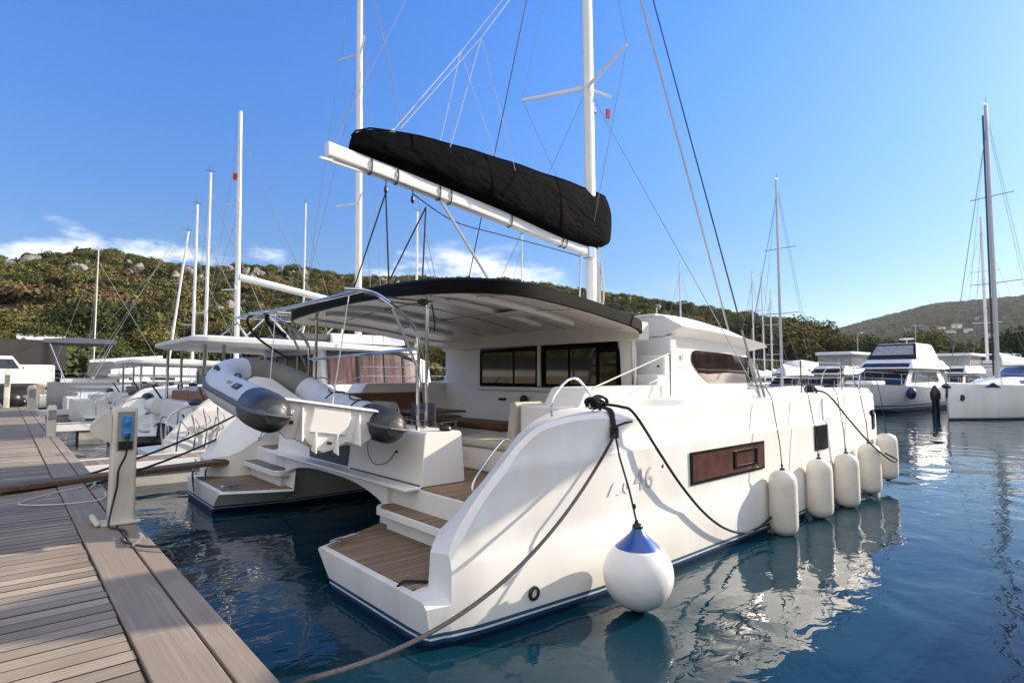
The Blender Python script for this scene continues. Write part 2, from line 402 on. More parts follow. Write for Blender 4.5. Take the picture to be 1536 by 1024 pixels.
for i in range(len(mb.v)): mb.v[i] = (mb.v[i][0]+px, mb.v[i][1], mb.v[i][2])
mb.build('hood', POST, ped, smooth=40)
mb = MB(); mb.box((px-.075, py-.096, DZ+.80), (px+.085, py-.083, DZ+1.22)); sp_ = mb.build('socket_panel', STEEL, ped, bevel=.004)
for z in (DZ+1.11, DZ+.98):
    mb = MB(); mb.box((px-.03, py-.125, z-.05), (px+.055, py-.096, z+.055)); mb.ell((px+.012, py-.128, z), (.034, .012, .034), 12, 6)
    mb.build('socket', SOCKB, sp_, bevel=.008)
mb = MB(); mb.box((px-.06, py-.108, DZ+.81), (px+.07, py-.097, DZ+.90)); mb.build('label_plate', BLKP, sp_)
cb = MB(); cb.tube(spline([(px+.015, py-.16, DZ+.94), (px+.012, py-.17, DZ+.86), (px+.0, py-.15, DZ+.74), (px-.05, py-.125, DZ+.6), (px-.06, py-.12, DZ+.42), (px-.09, py-.12, DZ+.25), (px-.12, py-.16, DZ+.10), (px-.13, py-.24, DZ+.03), (px-.08, py-.34, DZ+.025), (px-.02, py-.55, DZ+.025), (px-.1, py-.9, DZ+.026), (px+.0, py-1.25, DZ+.03), (px+.16, py-1.5, DZ+.035), (px+.2, py-1.62, DZ-.05)]), .011, 7)
cb.tube([(px+.015, py-.13, DZ+.975), (px+.015, py-.16, DZ+.94)], .022, 8)
tag(cb.build('power_cable', BLKP), 'black cable plugged into the pedestal and trailing over the planks', 'cable')

# three small service bollards further along
def bollard(x, y, h, label, w_=.07):
    t = thing('service_bollard', label, 'bollard', (x, y, DZ), 'pale bollards along the dock edge')
    m = MB(); m.loft([[(x+u*k, y+v*k, z) for u, v in rounded([(-w_,-w_),(w_,-w_),(w_,w_),(-w_,w_)], .03, 3)] for z, k in ((DZ+.03,1),(DZ+h-.05,1),(DZ+h,.7))])
    m.build('post', POST, t, smooth=40)
    m = MB(); m.box((x-w_*1.7, y-w_*1.7, DZ+.008), (x+w_*1.7, y+w_*1.7, DZ+.035)); m.build('base_plate', STEEL, t, bevel=.006)
    m = MB(); m.box((x-w_*.8, y-w_*1.15, DZ+h*.55), (x+w_*.8, y-w_*1.02, DZ+h*.85)); m.build('front_panel', STEEL, t, bevel=.004)
bollard(1.0, 19.6, .85, 'nearest low cream bollard beyond the power pedestal on the dock edge', .10)
bollard(1.0, 34.5, 1.2, 'farther cream bollard on the dock edge, short and round topped', .15)
bollard(.15, 39, 2.0, 'tall thin pale post at the far end of the dock', .12)

# finger pontoons between the berths
def finger(y, x1, z, label, w_=.55):
    t = thing('finger_pontoon', label, 'finger pontoon', (DX+.1, y, 0), 'finger pontoons between the boats')
    m = MB(); m.box((DX+.03, y-w_, z-.03), (x1, y+w_, z)); m.build('planking', DOCKF, t, smooth=0)
    m = MB(); m.box((DX+.03, y-w_-.06, z-.22), (x1, y-w_-.005, z+.02)); m.box((DX+.03, y+w_+.005, z-.22), (x1, y+w_+.06, z+.02)); m.build('side_rail', GELG, t, bevel=.01)
    m = MB(); x = DX+1.
    while x < x1-1.5: m.box((x, y-w_+.02, -.3), (x+1.6, y+w_-.02, z-.05)); x += 3.
    m.build('float', CONC, t, smooth=0)
DOCKF = board_mat('weathered_finger_planks', (.34,.28,.22), (.17,.13,.10), .14, .07, axis='X', fine=26., along=.5)
finger(14.9, 11., .5, 'wooden finger pontoon behind the gangway beside the near catamaran')
finger(27.0, 10., .55, 'grey finger pontoon in front of the second catamaran', .6)
finger(38.5, 10., .55, 'far finger pontoon with dark shade under it', .6)

# ================================================================== CATAMARAN
CY = 8.35
YW = [(2.72,4.17),(3.2,4.06),(4.7,3.95),(6,3.94),(10,3.98),(12.6,3.99),(13.8,4.04),(14.5,4.2),(15.1,4.5),(15.5,4.95)]
ZT = [(2.72,.40),(2.949,.40),(2.95,.76),(3.0,.83),(3.12,.98),(3.23,1.12),(3.38,1.28),(3.56,1.45),(3.71,1.60),(3.86,1.72),(3.98,1.79),(4.09,1.83),(4.4,1.885),(4.7,1.905),(5.12,1.915),(6.6,1.93),(6.75,1.99),(10,2.01),(15.5,2.05)]
ZI = [(2.72,.40),(2.949,.40),(2.95,.72),(3.3,.80),(3.5,.87),(3.7,1.03),(3.83,1.10),(4.29,1.50),(4.46,1.64),(4.7,1.78),(5.0,1.86),(5.3,1.905),(6.6,1.925),(6.75,1.985),(10,2.01),(15.5,2.05)]
YI = [(2.72,4.42),(2.95,4.45),(3.1,4.62),(3.3,4.80),(3.7,4.90),(5,4.96),(9,5.4),(12,5.6),(15.5,5.0)]
YWI = [(2.72,5.95),(3.9,6.1),(10,6.1),(13,5.95),(14.5,5.6),(15.1,5.3),(15.5,5.02)]
YTI = [(2.72,6.36),(3.9,6.93),(6,6.95),(10,6.6),(13,6.2),(14.5,5.7),(15.1,5.35),(15.5,5.04)]
ZIN = [(2.72,.40),(3.76,.40),(3.80,.93),(7.7,.93),(7.75,1.97),(15.5,2.05)]
KF = .03
def facet(x, z):
    xf = 5.08 - (1.9 - z)*.32
    zl = .98 + (x-3.2)*.20
    return KF*max(0, xf - x)*sstep(zl-.12, zl+.12, z)
ZL = [None, -.10, 1.53, 1.47, 1.40, 1.28, 1.15, 1.02, .90, .80, .70, .64, .30, .16, .05, -.08]
XS = [2.72,2.85,2.949,2.95,3.05,3.15,3.3,3.42,3.55,3.65,3.7501,3.76,3.80,3.93,4.03,4.14,4.25,4.35,4.45,4.55,4.65,4.75,4.82,4.90,4.96,5.02,5.08,5.2,5.6,6,6.6,6.75,7.2,7.70,7.75,8.5,9.5,10,11,12,12.6,13.2,13.8,14.2,14.5,14.8,15.1,15.3,15.45,15.5]
def hull_mb(mir=False, detail=True):
    rings = []
    for x in XS:
        yw, zt, zi, zin = interp(YW,x), interp(ZT,x), interp(ZI,x), interp(ZIN,x)
        bowk = sstep(13.5, 15.3, x)
        ring = []
        for i, z0 in enumerate(ZL):
            fw_ = sstep(4.6, 5.6, x)
            if i == 0: z = zt
            elif i == 1: z = zt-lerp(.05,.11,fw_)-.05*bowk
            else: z = min(z0, zt-lerp(.06,.125,fw_)-.05*bowk-.003*i)
            o = interp([(-.08,.06),(0,.0),(.16,-.005),(.64,.0),(.72,.028),(.80,.04),(1.47,.045),(1.53,.075),(2.1,.09)], z)
            o *= 1 - bowk*.6
            if i == 0: o = (lerp(.12,.23,fw_)*(1-.6*bowk) if x > 2.95 else .05)
            # rake of the transom: lower points sit further forward
            xx = x + (max(0, .4 - max(z, -.1))*.16 if x < 2.9 else 0) - (sstep(14, 15.5, x)*max(0, z-1.3)*.33)
            ring.append((xx, yw + o + (facet(x, z) if x > 2.949 else 0), z))
        yc = .5*(yw + interp(YWI, x))
        ring += [(x, lerp(yw,yc,.35), -.42), (x, yc, -.5), (x, lerp(yc, interp(YWI,x), .6), -.42)]
        ywi, yti = interp(YWI,x), interp(YTI,x)
        ring += [(x+.05*(x<2.9), ywi, -.08), (x, lerp(ywi,yti,.35), .16), (x, yti, zin-.03), (x, yti-.03, zin)]
        yi = interp(YI, x)
        yin_t = max(yi, ring[0][1]+.02)
        yin_t = min(yin_t, yti-.06)
        ring += [(x, min(yin_t+.025, yti-.05), zin), (x, yin_t, max(zi, zin))]
        if mir: ring = [(p[0], 2*CY-p[1], p[2]) for p in ring]
        rings.append(ring)
    return MB().loft(rings)
cat = thing('catamaran', 'large white sailing catamaran moored stern to the dock, black sail cover on its boom', 'catamaran', (9, CY, 0))
hs = hull_mb().build('hull', HULL, cat, smooth=26)
hp = hull_mb(True).build('hull', HULL, cat, smooth=26)

# bridgedeck with the arched aft beam
def arch(y0, y1, zt, n=14):
    top = [(y0, zt), (y1, zt)]
    bot = []
    for i in range(n+1):
        t = i/n; y = lerp(y1, y0, t); s = abs(2*t-1)
        bot.append((y, .86 - .22*s**3))
    return top + bot
mb = MB(); mb.prism(arch(6.6, 10.1, .935), 'x', 3.70, 13.2)
mb.box((3.58, 5.95, .938), (3.82, 10.75, .985))
mb.prism([(6.7,.94),(10.0,.94),(10.0,1.96),(6.7,1.96)], 'x', 7.8, 13.2)
mb.build('bridgedeck', GEL, cat, bevel=.02)
mb = MB(); mb.box((7.0, 4.85, 1.93), (13.2, 6.9, 1.965)); mb.box((7.8, 9.8, 1.93), (13.2, 11.8, 1.965)); mb.box((12.3, 6.5, 1.93), (14.4, 10.2, 1.965))
mb.build('side_deck', GELN, cat, smooth=0)
# swim platforms, treads, cockpit sole
def both(fn):
    for mir in (False, True):
        fn(lambda y: (2*CY-y) if mir else y)
def P_(m, pts, z0, z1, f):
    m.prism([(a, f(b)) for a, b in pts], 'z', z0, z1); return m
def stern(f):
    port = f(0) > 1
    tk = TREADG if port else TEAK
    m = P_(MB(), [(2.80,4.50),(2.96,4.53),(3.1,4.7),(3.3,4.86),(3.755,4.95),(3.755,6.82),(2.80,6.30)], .400, .412, f); m.build('swim_platform', TEAK, cat, smooth=0)
    st = MB(); P_(st, rounded([(3.52,4.90),(3.52,6.52),(3.62,6.66),(3.83,6.66),(3.83,4.90)], [0.01,.04,.05,.01,.01], 3), .60, .690, f)
    P_(st, [(3.66,4.9),(3.66,6.5),(3.82,6.5),(3.82,4.9)], .40, .605, f)
    P_(st, [(3.78,4.9),(3.78,6.0),(3.835,6.0),(3.835,4.9)], .68, .945, f)
    o = st.build('step', GEL, cat, bevel=.012)
    m = P_(MB(), [(3.54,4.93),(3.54,6.44),(3.62,6.56),(3.80,6.56),(3.80,4.93)], .690, .700, f); m.build('tread', tk, o, smooth=0)
    # mooring cleat on the platform corner
    m = MB(); x, y = 2.98, 6.26
    Mx = Matrix.Translation((x, f(y), .41)) @ Matrix.Rotation((rad(12) if not port else -rad(12)), 4, 'Z')
    for dx in (-.05, .05): m.tube([Mx @ Vector((dx,0,0)), Mx @ Vector((dx,0,.05))], .018, 8)
    m.tube([Mx @ Vector((q, 0, z)) for q, z in ((-.2,.062),(-.12,.07),(0,.066),(.12,.07),(.2,.062))], [.012,.02,.022,.02,.012], 8)
    m.build('cleat', SS, cat)
    # handrail on the coaming
    m = MB(); m.tube(spline([(3.80, f(4.90), 1.05), (3.80, f(4.93), 1.12), (3.86, f(4.95), 1.22), (4.05, f(4.95), 1.42), (4.24, f(4.95), 1.58), (4.31, f(4.94), 1.59), (4.36, f(4.92), 1.55)]), .014, 8); m.build('grab_rail', SS, cat)
    # hoop rail on the quarter deck
    m = MB(); m.tube(spline([(4.80, f(4.72), 1.84), (4.80, f(4.72), 2.0), (4.88, f(4.72), 2.12), (5.05, f(4.71), 2.26), (5.22, f(4.70), 2.27), (5.40, f(4.69), 2.12), (5.48, f(4.68), 1.97), (5.49, f(4.68), 1.88)], 8), .016, 8); m.build('hoop_rail', SS, cat)
    # engine exhaust / bilge outlet and hull fittings
    m = MB(); yq = interp(YW, 3.82) - .012
    m.lathe([(.062,-.02),(.07,.0),(.062,.015),(.045,.018),(.04,-.01)], (3.82, f(yq), .27), 18, Matrix.Rotation(rad(90 if not port else -90), 4, 'X')); m.build('exhaust_outlet', BLKP, cat)
both(stern)
mb = MB(); mb.box((3.815, 5.02, .945), (7.7, 11.68, .965)); mb.build('cockpit_sole', TEAKF, cat, smooth=0)
mb = MB(); mb.prism(rounded([(3.80,.972),(4.46,.972),(4.40,1.62),(3.86,1.62)], [.01,.03,.05,.05], 3), 'y', 5.95, 10.75)
ab = mb.build('aft_bench', GEL, cat, bevel=.03, smooth=40)
mb = MB(); mb.box((3.80, 7.9, 1.0), (3.828, 9.3, 1.3)); mb.build('locker_recess', FABG, ab)
mb = MB(); mb.box((3.785, 5.96, .98), (3.792, 7.8, 1.0)); mb.tube(spline([(3.79, 6.55, 1.34), (3.77, 6.7, 1.2), (3.76, 7.0, 1.14), (3.76, 7.2, 1.25), (3.78, 7.25, 1.42)]), .006, 6); mb.ell((3.80, 6.53, 1.345), (.02,.02,.02), 10, 6); mb.build('tie_line', WIREK, ab)
mb = MB(); mb.ell((4.2, 6.02, 1.65), (.075,.085,.055), 14, 8); mb.ell((4.17, 6.1, 1.70), (.045,.045,.03), 10, 6); mb.build('winch', BLKP, cat)
# settee on the starboard side
mb = MB(); mb.box((5.10, 5.05, .965), (6.5, 7.0, 1.30)); se = mb.build('settee', GEL, cat, bevel=.03)
mb = MB(); mb.box((5.06, 5.07, 1.30), (6.45, 7.03, 1.42)); mb.build('seat_cushion', CUSH, se, bevel=.04, seg=3)
mb = MB(); mb.box((5.09, 6.70, 1.12), (5.099, 6.84, 1.24)); mb.build('locker_latch', GELC, se)
mb = MB(); mb.prism(rounded([(5.32,5.05),(5.32,5.92),(6.3,5.92),(6.3,5.05)], .16, 5), 'z', 1.42, 1.93); mb.build('seat_back', GEL, cat, bevel=.04, seg=3, smooth=40)
mb = MB(); mb.loft([[(5.30+a*.0+dx, y, z) for y, z in rounded([(5.94,1.42),(6.10,1.42),(6.02,1.95),(5.90,1.95)], .05, 3)] for dx in (0., .5)]); mb.build('backrest', CUSH, cat, smooth=50)
# coaming block by the starboard cockpit
mb = MB(); mb.prism(rounded([(5.55,1.90),(8.3,1.955),(8.3,2.17),(5.72,2.16)], [.01,.01,.02,.07], 3), 'y', 4.98, 5.62)
mb.box((6.4, 5.0, .96), (7.72, 5.62, 1.95)); mb.build('coaming', GEL, cat, bevel=.03); mb = MB()
mb.prism(rounded([(5.55,1.90),(8.3,1.955),(8.3,2.17),(5.72,2.16)], [.01,.01,.02,.07], 3), 'y', 2*CY-5.62, 2*CY-4.98)
mb.box((5.5, 11.0, .96), (7.9, 11.7, 1.95))
mb.build('coaming', GEL, cat, bevel=.03)
# port side benches with brown cushions
mb = MB(); mb.box((5.2, 10.3, .966), (7.6, 11.0, 1.35)); mb.box((6.9, 8.2, .966), (7.69, 10.3, 1.30)); bn = mb.build('bench', GEL, cat, bevel=.03)
mb = MB(); mb.box((5.2, 10.25, 1.35), (7.6, 11.0, 1.46)); mb.box((6.85, 8.1, 1.30), (7.6, 10.25, 1.42)); mb.build('bench_cushion', BROWN, bn, bevel=.035)
mb = MB(); mb.prism(rounded([(10.86,1.46),(11.0,1.46),(11.05,1.97),(10.93,1.97)], .05, 3), 'x', 5.0, 7.0); mb.build('back_cushion', BROWN, bn, smooth=50)
mb = MB(); mb.prism(rounded([(4.30,1.72),(4.46,1.66),(4.50,1.90),(4.36,1.93)], .05, 3), 'y', 7.7, 10.6); mb.build('aft_backrest', FABL, ab, smooth=50)
for yy in (7.75, 9.1, 10.5): mb = MB(); mb.tube(spline([(4.42, yy, 1.88), (4.52, yy, 1.86), (4.55, yy, 1.72), (4.48, yy, 1.6)]), .016, 7); mb.build('backrest_bracket', SS, ab)
# cockpit table
mb = MB(); mb.box((5.6, 8.9, 1.62), (6.7, 10.0, 1.66)); tb = mb.build('table', PLNK, cat, bevel=.015)
mb = MB(); mb.tube([(6.1,9.4,.97),(6.1,9.4,1.62)], .05, 10); mb.build('table_leg', SS, tb)

# ---- salon bulkhead and coachroof
mb = MB()
XB = 7.72
mb.box((XB, 5.74, .96), (XB+.10, 11.08, 2.16)); mb.box((XB, 5.74, 2.16), (XB+.12, 6.02, 3.12)); mb.box((XB, 9.78, 2.16), (XB+.12, 11.08, 3.12)); mb.box((XB, 6.02, 2.90), (XB+.12, 9.78, 3.12))
mb.build('salon_bulkhead', GEL, cat, bevel=.02)
mb = MB(); mb.prism(rounded([(5.97,2.10),(9.76,2.10),(9.76,2.86),(6.0,2.93)], [.04,.03,.05,.28], 5), 'x', XB-.015, XB+.055); sw = mb.build('salon_door_frame', BLKG, cat, smooth=40)
for a, b in ((6.06,6.42),(6.50,7.10),(7.16,7.72),(8.02,8.62),(8.68,9.66)):
    zt = 2.80 if a > 6.1 else 2.72
    m = MB(); m.prism(rounded([(a,2.17),(b,2.17),(b,zt),(a,zt)], .03, 3), 'x', XB-.022, XB-.016); m.build('glass_pane', GLASS, sw)
mb = MB(); mb.box((XB-.06, 7.86, 2.12), (XB-.02, 7.93, 2.92)); mb.build('door_post', GELC, sw)
mb = MB(); mb.box((XB-.05, 6.0, 2.02), (XB-.002, 9.8, 2.10)); mb.build('door_sill', GELC, sw, bevel=.01)
mb = MB()
mb.box((XB-.03, 8.5, 1.50), (XB-.001, 8.62, 1.72)); mb.box((XB-.04, 8.9, 1.82), (XB-.001, 9.12, 1.87)); mb.ell((XB-.09, 8.28, 1.86), (.07,.09,.09), 12, 8); mb.box((XB-.12, 8.2, 1.45), (XB-.03, 8.36, 1.85)); mb.build('bulkhead_fittings', BLKP, cat, bevel=.01)
mb = MB(); mb.box((XB-.012, 6.75, 1.80), (XB-.001, 7.0, 1.98)); mb.build('shower_hatch', GELC, cat)

# coachroof body
cab = MB()
cab.loft([[(x, y, z) for y, z in ((5.62+i,1.95),(5.55+i,2.45),(5.60+i,h),(11.10-i,h),(11.15-i,2.45),(11.08-i,1.95))] for x, i, h in ((8.42,-.12,3.02),(9.2,-.10,3.03),(10.5,-.02,2.98),(11.6,.14,2.93),(12.35,.5,2.85))])
cr = cab.build('coachroof', GEL, cat, smooth=24)
steps = MB()
for f in (lambda y: y, lambda y: 2*CY-y):
    ya, yb = sorted((f(5.36), f(6.10)))
    steps.prism([(7.86,1.95),(7.86,2.33),(8.06,2.33),(8.06,2.65),(8.24,2.65),(8.24,2.98),(8.43,2.98),(8.43,1.95)], 'y', ya, yb)
steps.box((7.83, 6.103, 1.96), (8.44, 10.597, 3.1))
steps.build('roof_steps', GELG, cr, bevel=.025)
for yq, zq in ((5.85, 2.2), (5.85, 2.52)):
    pass
hl = MB(); hl.box((7.852, 5.5, 2.12), (7.858, 5.56, 2.15)); hl.box((8.052, 5.45, 2.46), (8.058, 5.5, 2.49)); hl.build('step_light', BLKP, cr)
rf = MB()
def roofring(x, o, zb, zm, zt):
    return [(x, 5.52+o, zb), (x+.12, 5.20+o, zm), (x-.02, 5.50+o, zt), (x-.02, 6.4, zt+.05), (x, CY, zt+.10), (x-.02, 10.3, zt+.05), (x-.02, 11.2-o, zt), (x+.12, 11.5-o, zm), (x, 11.18-o, zb), (x, CY, zb)]
rf.loft([roofring(8.22, -.02, 2.98, 3.13, 3.33), roofring(8.9, .0, 2.98, 3.11, 3.34), roofring(9.4, .02, 2.965, 3.09, 3.31), roofring(10.6, .1, 2.94, 3.04, 3.22), roofring(11.7, .24, 2.90, 2.99, 3.10), roofring(12.3, .45, 2.87, 2.94, 3.0), roofring(12.62, 1.0, 2.88, 2.92, 2.95)])
rf.build('roof_visor', GEL, cr, smooth=20)
rw = MB(); rw.box((8.2, 5.62, 3.32), (8.9, 6.1, 3.37)); rw.build('roof_grip', GELG, cr, bevel=.015)
def cabwin(f, nm):
    m = MB(); A0 = []; A1 = []
    def ii(x): return interp([(8.42,-.12),(9.2,-.10),(10.5,-.02),(11.6,.14),(12.35,.5)], x)
    def hh(x): return interp([(8.42,3.02),(9.2,3.03),(10.5,2.98),(11.6,2.93),(12.35,2.85)], x)
    def yy(x, z): return ii(x) + (lerp(5.62,5.55,(z-1.95)/.5) if z < 2.45 else lerp(5.55,5.60,(z-2.45)/(hh(x)-2.45)))
    top = [(9.02,2.62),(9.05,2.70),(9.12,2.76),(9.25,2.775),(10.5,2.745),(11.6,2.70),(12.1,2.66),(12.2,2.6)]
    bot = [(9.02,2.56),(9.1,2.46),(9.25,2.37),(9.62,2.22),(9.75,2.19),(11.8,2.17),(12.05,2.2),(12.15,2.32),(12.2,2.52)]
    xs = [9.02,9.05,9.08,9.12,9.18,9.25,9.4,9.62,9.75,9.9,10.2,10.5,10.9,11.2,11.4,11.6,11.8,11.95,12.05,12.15,12.2]
    for x in xs:
        col = [interp(bot,x) + (interp(top,x)-interp(bot,x))*k/6 for k in range(7)]
        A0.append([(x, f(yy(x,z)-.012), z) for z in col])
    m.loft(A0, cap=False, closed=False)
    return m.build(nm, GLASSC, cr, smooth=60)
wn_ = cabwin(lambda y: y, 'side_window'); cabwin(lambda y: 2*CY-y, 'side_window')
# curtain folds faintly visible in the starboard window
m = MB(); 
for x0, x1 in ((10.9, 11.25), (11.5, 11.75)):
    m.loft([[(x0, 5.47 + interp([(10.5,-.02),(11.6,.14)],x0)+.02, 2.25), (x1, 5.47+interp([(10.5,-.02),(11.6,.14)],x1)+.02, 2.25)], [(x0+.05, 5.505+interp([(10.5,-.02),(11.6,.14)],x0), 2.62), (x1, 5.505+interp([(10.5,-.02),(11.6,.14)],x1), 2.60)]], cap=False, closed=False)
def text_mb(s, size, origin, ux, uz, depth=.004, spacing=1.0, name='lettering', mat=LETTER, parent=None):
    cu = bpy.data.curves.new('lettering_curve', 'FONT'); cu.body = s; cu.size = size; cu.extrude = 0; cu.space_character = spacing
    cu.resolution_u = 3
    to = bpy.data.objects.new('tmp', cu); COL.objects.link(to)
    dg = bpy.context.evaluated_depsgraph_get(); me = bpy.data.meshes.new_from_object(to.evaluated_get(dg))
    bpy.data.objects.remove(to); bpy.data.curves.remove(cu)
    m = MB(); o = Vector(origin); ux = Vector(ux).normalized(); uz = Vector(uz).normalized(); nrm = ux.cross(uz)
    vs = [o + ux*v.co.x + uz*v.co.y for v in me.vertices]
    m.add([v + nrm*depth for v in vs], [tuple(p.vertices) for p in me.polygons])
    bpy.data.meshes.remove(me)
    return m.build(name, mat, parent, smooth=0)
text_mb('LAGOON', .12, (8.455, 5.427, 2.43), (1,0,0), (0,-.03,1), .006, 1.05, 'cabin_lettering', LETTERD, cr)
m = MB()
m.prism(rounded([(8.70,2.585),(8.725,2.585),(8.735,2.68),(8.72,2.71)], .01, 2), 'y', 5.43, 5.444); m.prism(rounded([(8.665,2.60),(8.685,2.59),(8.69,2.64),(8.665,2.67)], .01, 2), 'y', 5.43, 5.444)
m.build('cabin_emblem', LETTERD, cr)
text_mb('46', .36, (5.36, 3.982, 1.02), (1,0,0), (0,.0,1), .002, 1.05, 'hull_number', LETTERD, hs)
m = MB()
for pts in ([(4.90,1.02),(4.97,1.13),(5.0,1.15)], [(5.05,1.02),(5.10,1.02),(5.13,1.04)], [(5.18,1.13),(5.16,1.06),(5.20,1.02),(5.28,1.04)], [(5.24,1.06),(5.24,1.15)]):
    m.tube([(x, 3.985, z) for x, z in pts], .0055, 5)
m.build('worn_lettering', LETTERD, hs)
# hull windows
def hullwin(x0, x1, z0, z1, f, mat, open_=None):
    yv = interp(YW, .5*(x0+x1)) + .045
    y0 = interp(YW, x0)+.033; y1 = interp(YW, x1)+.033
    m = MB(); fr = .035
    def q(x): return f(lerp(y0, y1, (x-x0)/(x1-x0)))
    def slab(mm, xa, xb, za, zb, d0, d1):
        s = -1 if f(0) < 1 else 1
        mm.loft([[(x, q(x)+s*d, z) for x, z in ((xa,za),(xb,za),(xb,zb),(xa,zb))] for d in (d0, d1)])
    slab(m, x0, x1, z0, z1, -.03, .010)
    o = m.build('hull_window', BLKG, hs if f(0) < 1 else hp, smooth=0)
    m = MB(); slab(m, x0+fr, x1-fr, z0+fr, z1-fr, .0105, .014); m.build('pane', mat, o, smooth=0)
    if open_:
        a, b = open_
        m = MB(); za, zb = z0+.09, z1-.07
        slab(m, a, b, za, za+.03, .012, .03); slab(m, a, b, zb-.03, zb, .012, .03); slab(m, a, a+.06, za+.031, zb-.031, .012, .03); slab(m, b-.05, b, za+.031, zb-.031, .012, .03)
        m.build('opening_port', BLKG, o, smooth=0)
for f in (lambda y: y, lambda y: 2*CY-y):
    hullwin(6.52, 8.58, .94, 1.345, f, GLASSB, (7.62, 8.32))
    hullwin(10.55, 11.1, 1.03, 1.45, f, GLASS)
    hullwin(13.72, 14.1, 1.20, 1.60, f, GLASS)
# little hull fitting
m = MB(); m.lathe([(.02,0),(.024,.008),(.012,.012)], (5.92, 3.99, 1.24), 10, Matrix.Rotation(rad(90), 4, 'X')); m.build('skin_fitting', SS, hs)

# ---- hardtop
def ztop(x, y): return interp([(3.8,3.45),(4.2,3.49),(4.7,3.515),(5.3,3.49),(6.2,3.40),(7.0,3.28),(7.75,3.15)], x) + .15*(1-((y-CY)/3.1)**2) 
plan = rounded([(3.92,6.05),(4.22,5.50),(4.9,5.30),(7.3,5.30),(7.72,5.5),(7.95,6.2),(7.95,10.5),(7.72,11.2),(7.3,11.4),(4.9,11.4),(4.22,11.2),(3.92,10.65)], .25, 3)
# densify the outline
den = []
for i in range(len(plan)):
    a, b = plan[i], plan[(i+1) % len(plan)]; n = max(1, int(math.hypot(a[0]-b[0], a[1]-b[1])/.35))
    den += [(lerp(a[0],b[0],k/n), lerp(a[1],b[1],k/n)) for k in range(n)]
cx, cy_ = 5.9, CY
def ringz(k, dz): return [(cx+(x-cx)*k, cy_+(y-cy_)*k, ztop(cx+(x-cx)*k, cy_+(y-cy_)*k)+dz) for x, y in den]
m = MB(); m.loft([ringz(.985,-.20), ringz(1.,-.19), ringz(1.0,-.03), ringz(.975,0.)], cap=False)
ht = m.build('hardtop', BLKG, cat, smooth=35)
m = MB(); m.loft([ringz(.974,.001), ringz(.93,.012), ringz(.6,.01), ringz(.3,.01)], cap=False); m.add(ringz(.3,.01), [tuple(range(len(den)))]); m.build('top_skin', BLKG, ht, smooth=50)
m = MB(); m.loft([ringz(.984,-.199), ringz(.95,-.175), ringz(.90,-.165), ringz(.89,-.13), ringz(.6,-.125), ringz(.3,-.12)], cap=False); m.add(ringz(.3,-.12), [tuple(range(len(den)))]); m.build('headliner', GELC, ht, smooth=12)
m = MB()
for yy in (6.6, 7.4, 9.3, 10.1): m.loft([[(x, yy+a, ztop(x,yy)-b) for a, b in ((-.07,.12),(.07,.12),(.045,.185),(-.045,.185))] for x in (4.4,4.8,5.4,6,6.6,7.2)])
m.build('headliner_rib', GEL, ht)
m = MB()
for yy in (6.3, 7.15, 8.35, 9.55, 10.4): m.tube([(x, yy, ztop(x,yy)-.130) for x in (4.5,4.9,5.4,6,6.6,7.2,7.6)], .009, 5)
for xx in (5.1, 6.3): m.tube([(xx, yy, ztop(xx,yy)-.130) for yy in (5.8,6.5,7.3,8.35,9.4,10.2,10.9)], .009, 5)
m.build('headliner_seam', FABL, ht)
for xx, yy in ((4.8,6.7),(4.8,7.7),(5.8,6.7),(6.7,7.0),(5.8,9.2)):
    m = MB(); m.lathe([(.06,-.012),(.06,.01),(.01,.012)], (xx, yy, ztop(xx,yy)-.135), 14); m.build('downlight', SS, ht)
m = MB(); m.box((6.1,6.75,ztop(6.4,7)-.165),(6.7,7.35,ztop(6.4,7)-.125)); m.build('roof_hatch', GELG, ht, bevel=.02)
m = MB(); m.ell((5.3, 6.7, 3.62), (.22,.16,.09), 14, 8); m.build('roof_light', BROWN, ht)
m = MB(); m.prism(rounded([(6.75,5.5),(7.75,5.62),(7.75,6.6),(6.75,6.9)], .1, 3), 'z', 3.30, 3.335); m.build('solar_panel', BLKG, ht)
def fascia():
    m = MB(); m.prism(rounded([(5.56,2.9),(11.14,2.9),(11.14,3.2),(5.56,3.2)], .04, 3), 'x', 7.66, 7.95); return m.build('hardtop_fascia', GELC, cat, bevel=.02)
fascia()
def pole(x, y):
    m = MB(); m.tube([(x,y,1.60),(x,y,ztop(x,y)-.12)], .026, 10); m.lathe([(.05,0),(.05,.012),(.03,.02)], (x,y,1.618), 12); m.lathe([(.03,-.03),(.06,-.01),(.06,.0)], (x,y,ztop(x,y)-.125), 12)
    m.build('support_pole', SS, cat)
pole(4.24, 6.52); pole(4.24, 2*CY-6.52)
# davits carrying the dinghy
def davit(y):
    m = MB(); ya = y
    m.tube(spline([(3.98,y,1.61),(3.98,y,2.2),(3.98,y,2.72),(3.90,y,2.95),(3.66,y,3.15),(3.40,y,3.30),(3.20,y,3.34),(2.95,y,3.33)], 6), .024, 10)
    m.tube([(4.02,y,2.15),(4.0,y,2.35),(3.6,y,3.16)], .019, 8)
    m.build('davit', SS, cat)
davit(6.32); davit(9.85)
m = MB(); m.tube([(3.2,6.32,3.345),(3.2,9.85,3.345)], .026, 10); m.tube([(3.98,6.32,2.66),(3.98,9.85,2.60)], .022, 8); m.build('davit_crossbar', SS, cat)
m = MB(); m.tube(spline([(3.2,9.9,3.36),(3.05,10.2,3.28),(3.3,10.45,2.98),(3.9,10.5,2.6)]), .02, 8); m.tube(spline([(3.2,9.7,3.34),(3.3,9.9,3.2),(3.6,9.95,3.0)]), .04, 8); m.build('furled_side_curtain', BLKP, cat)
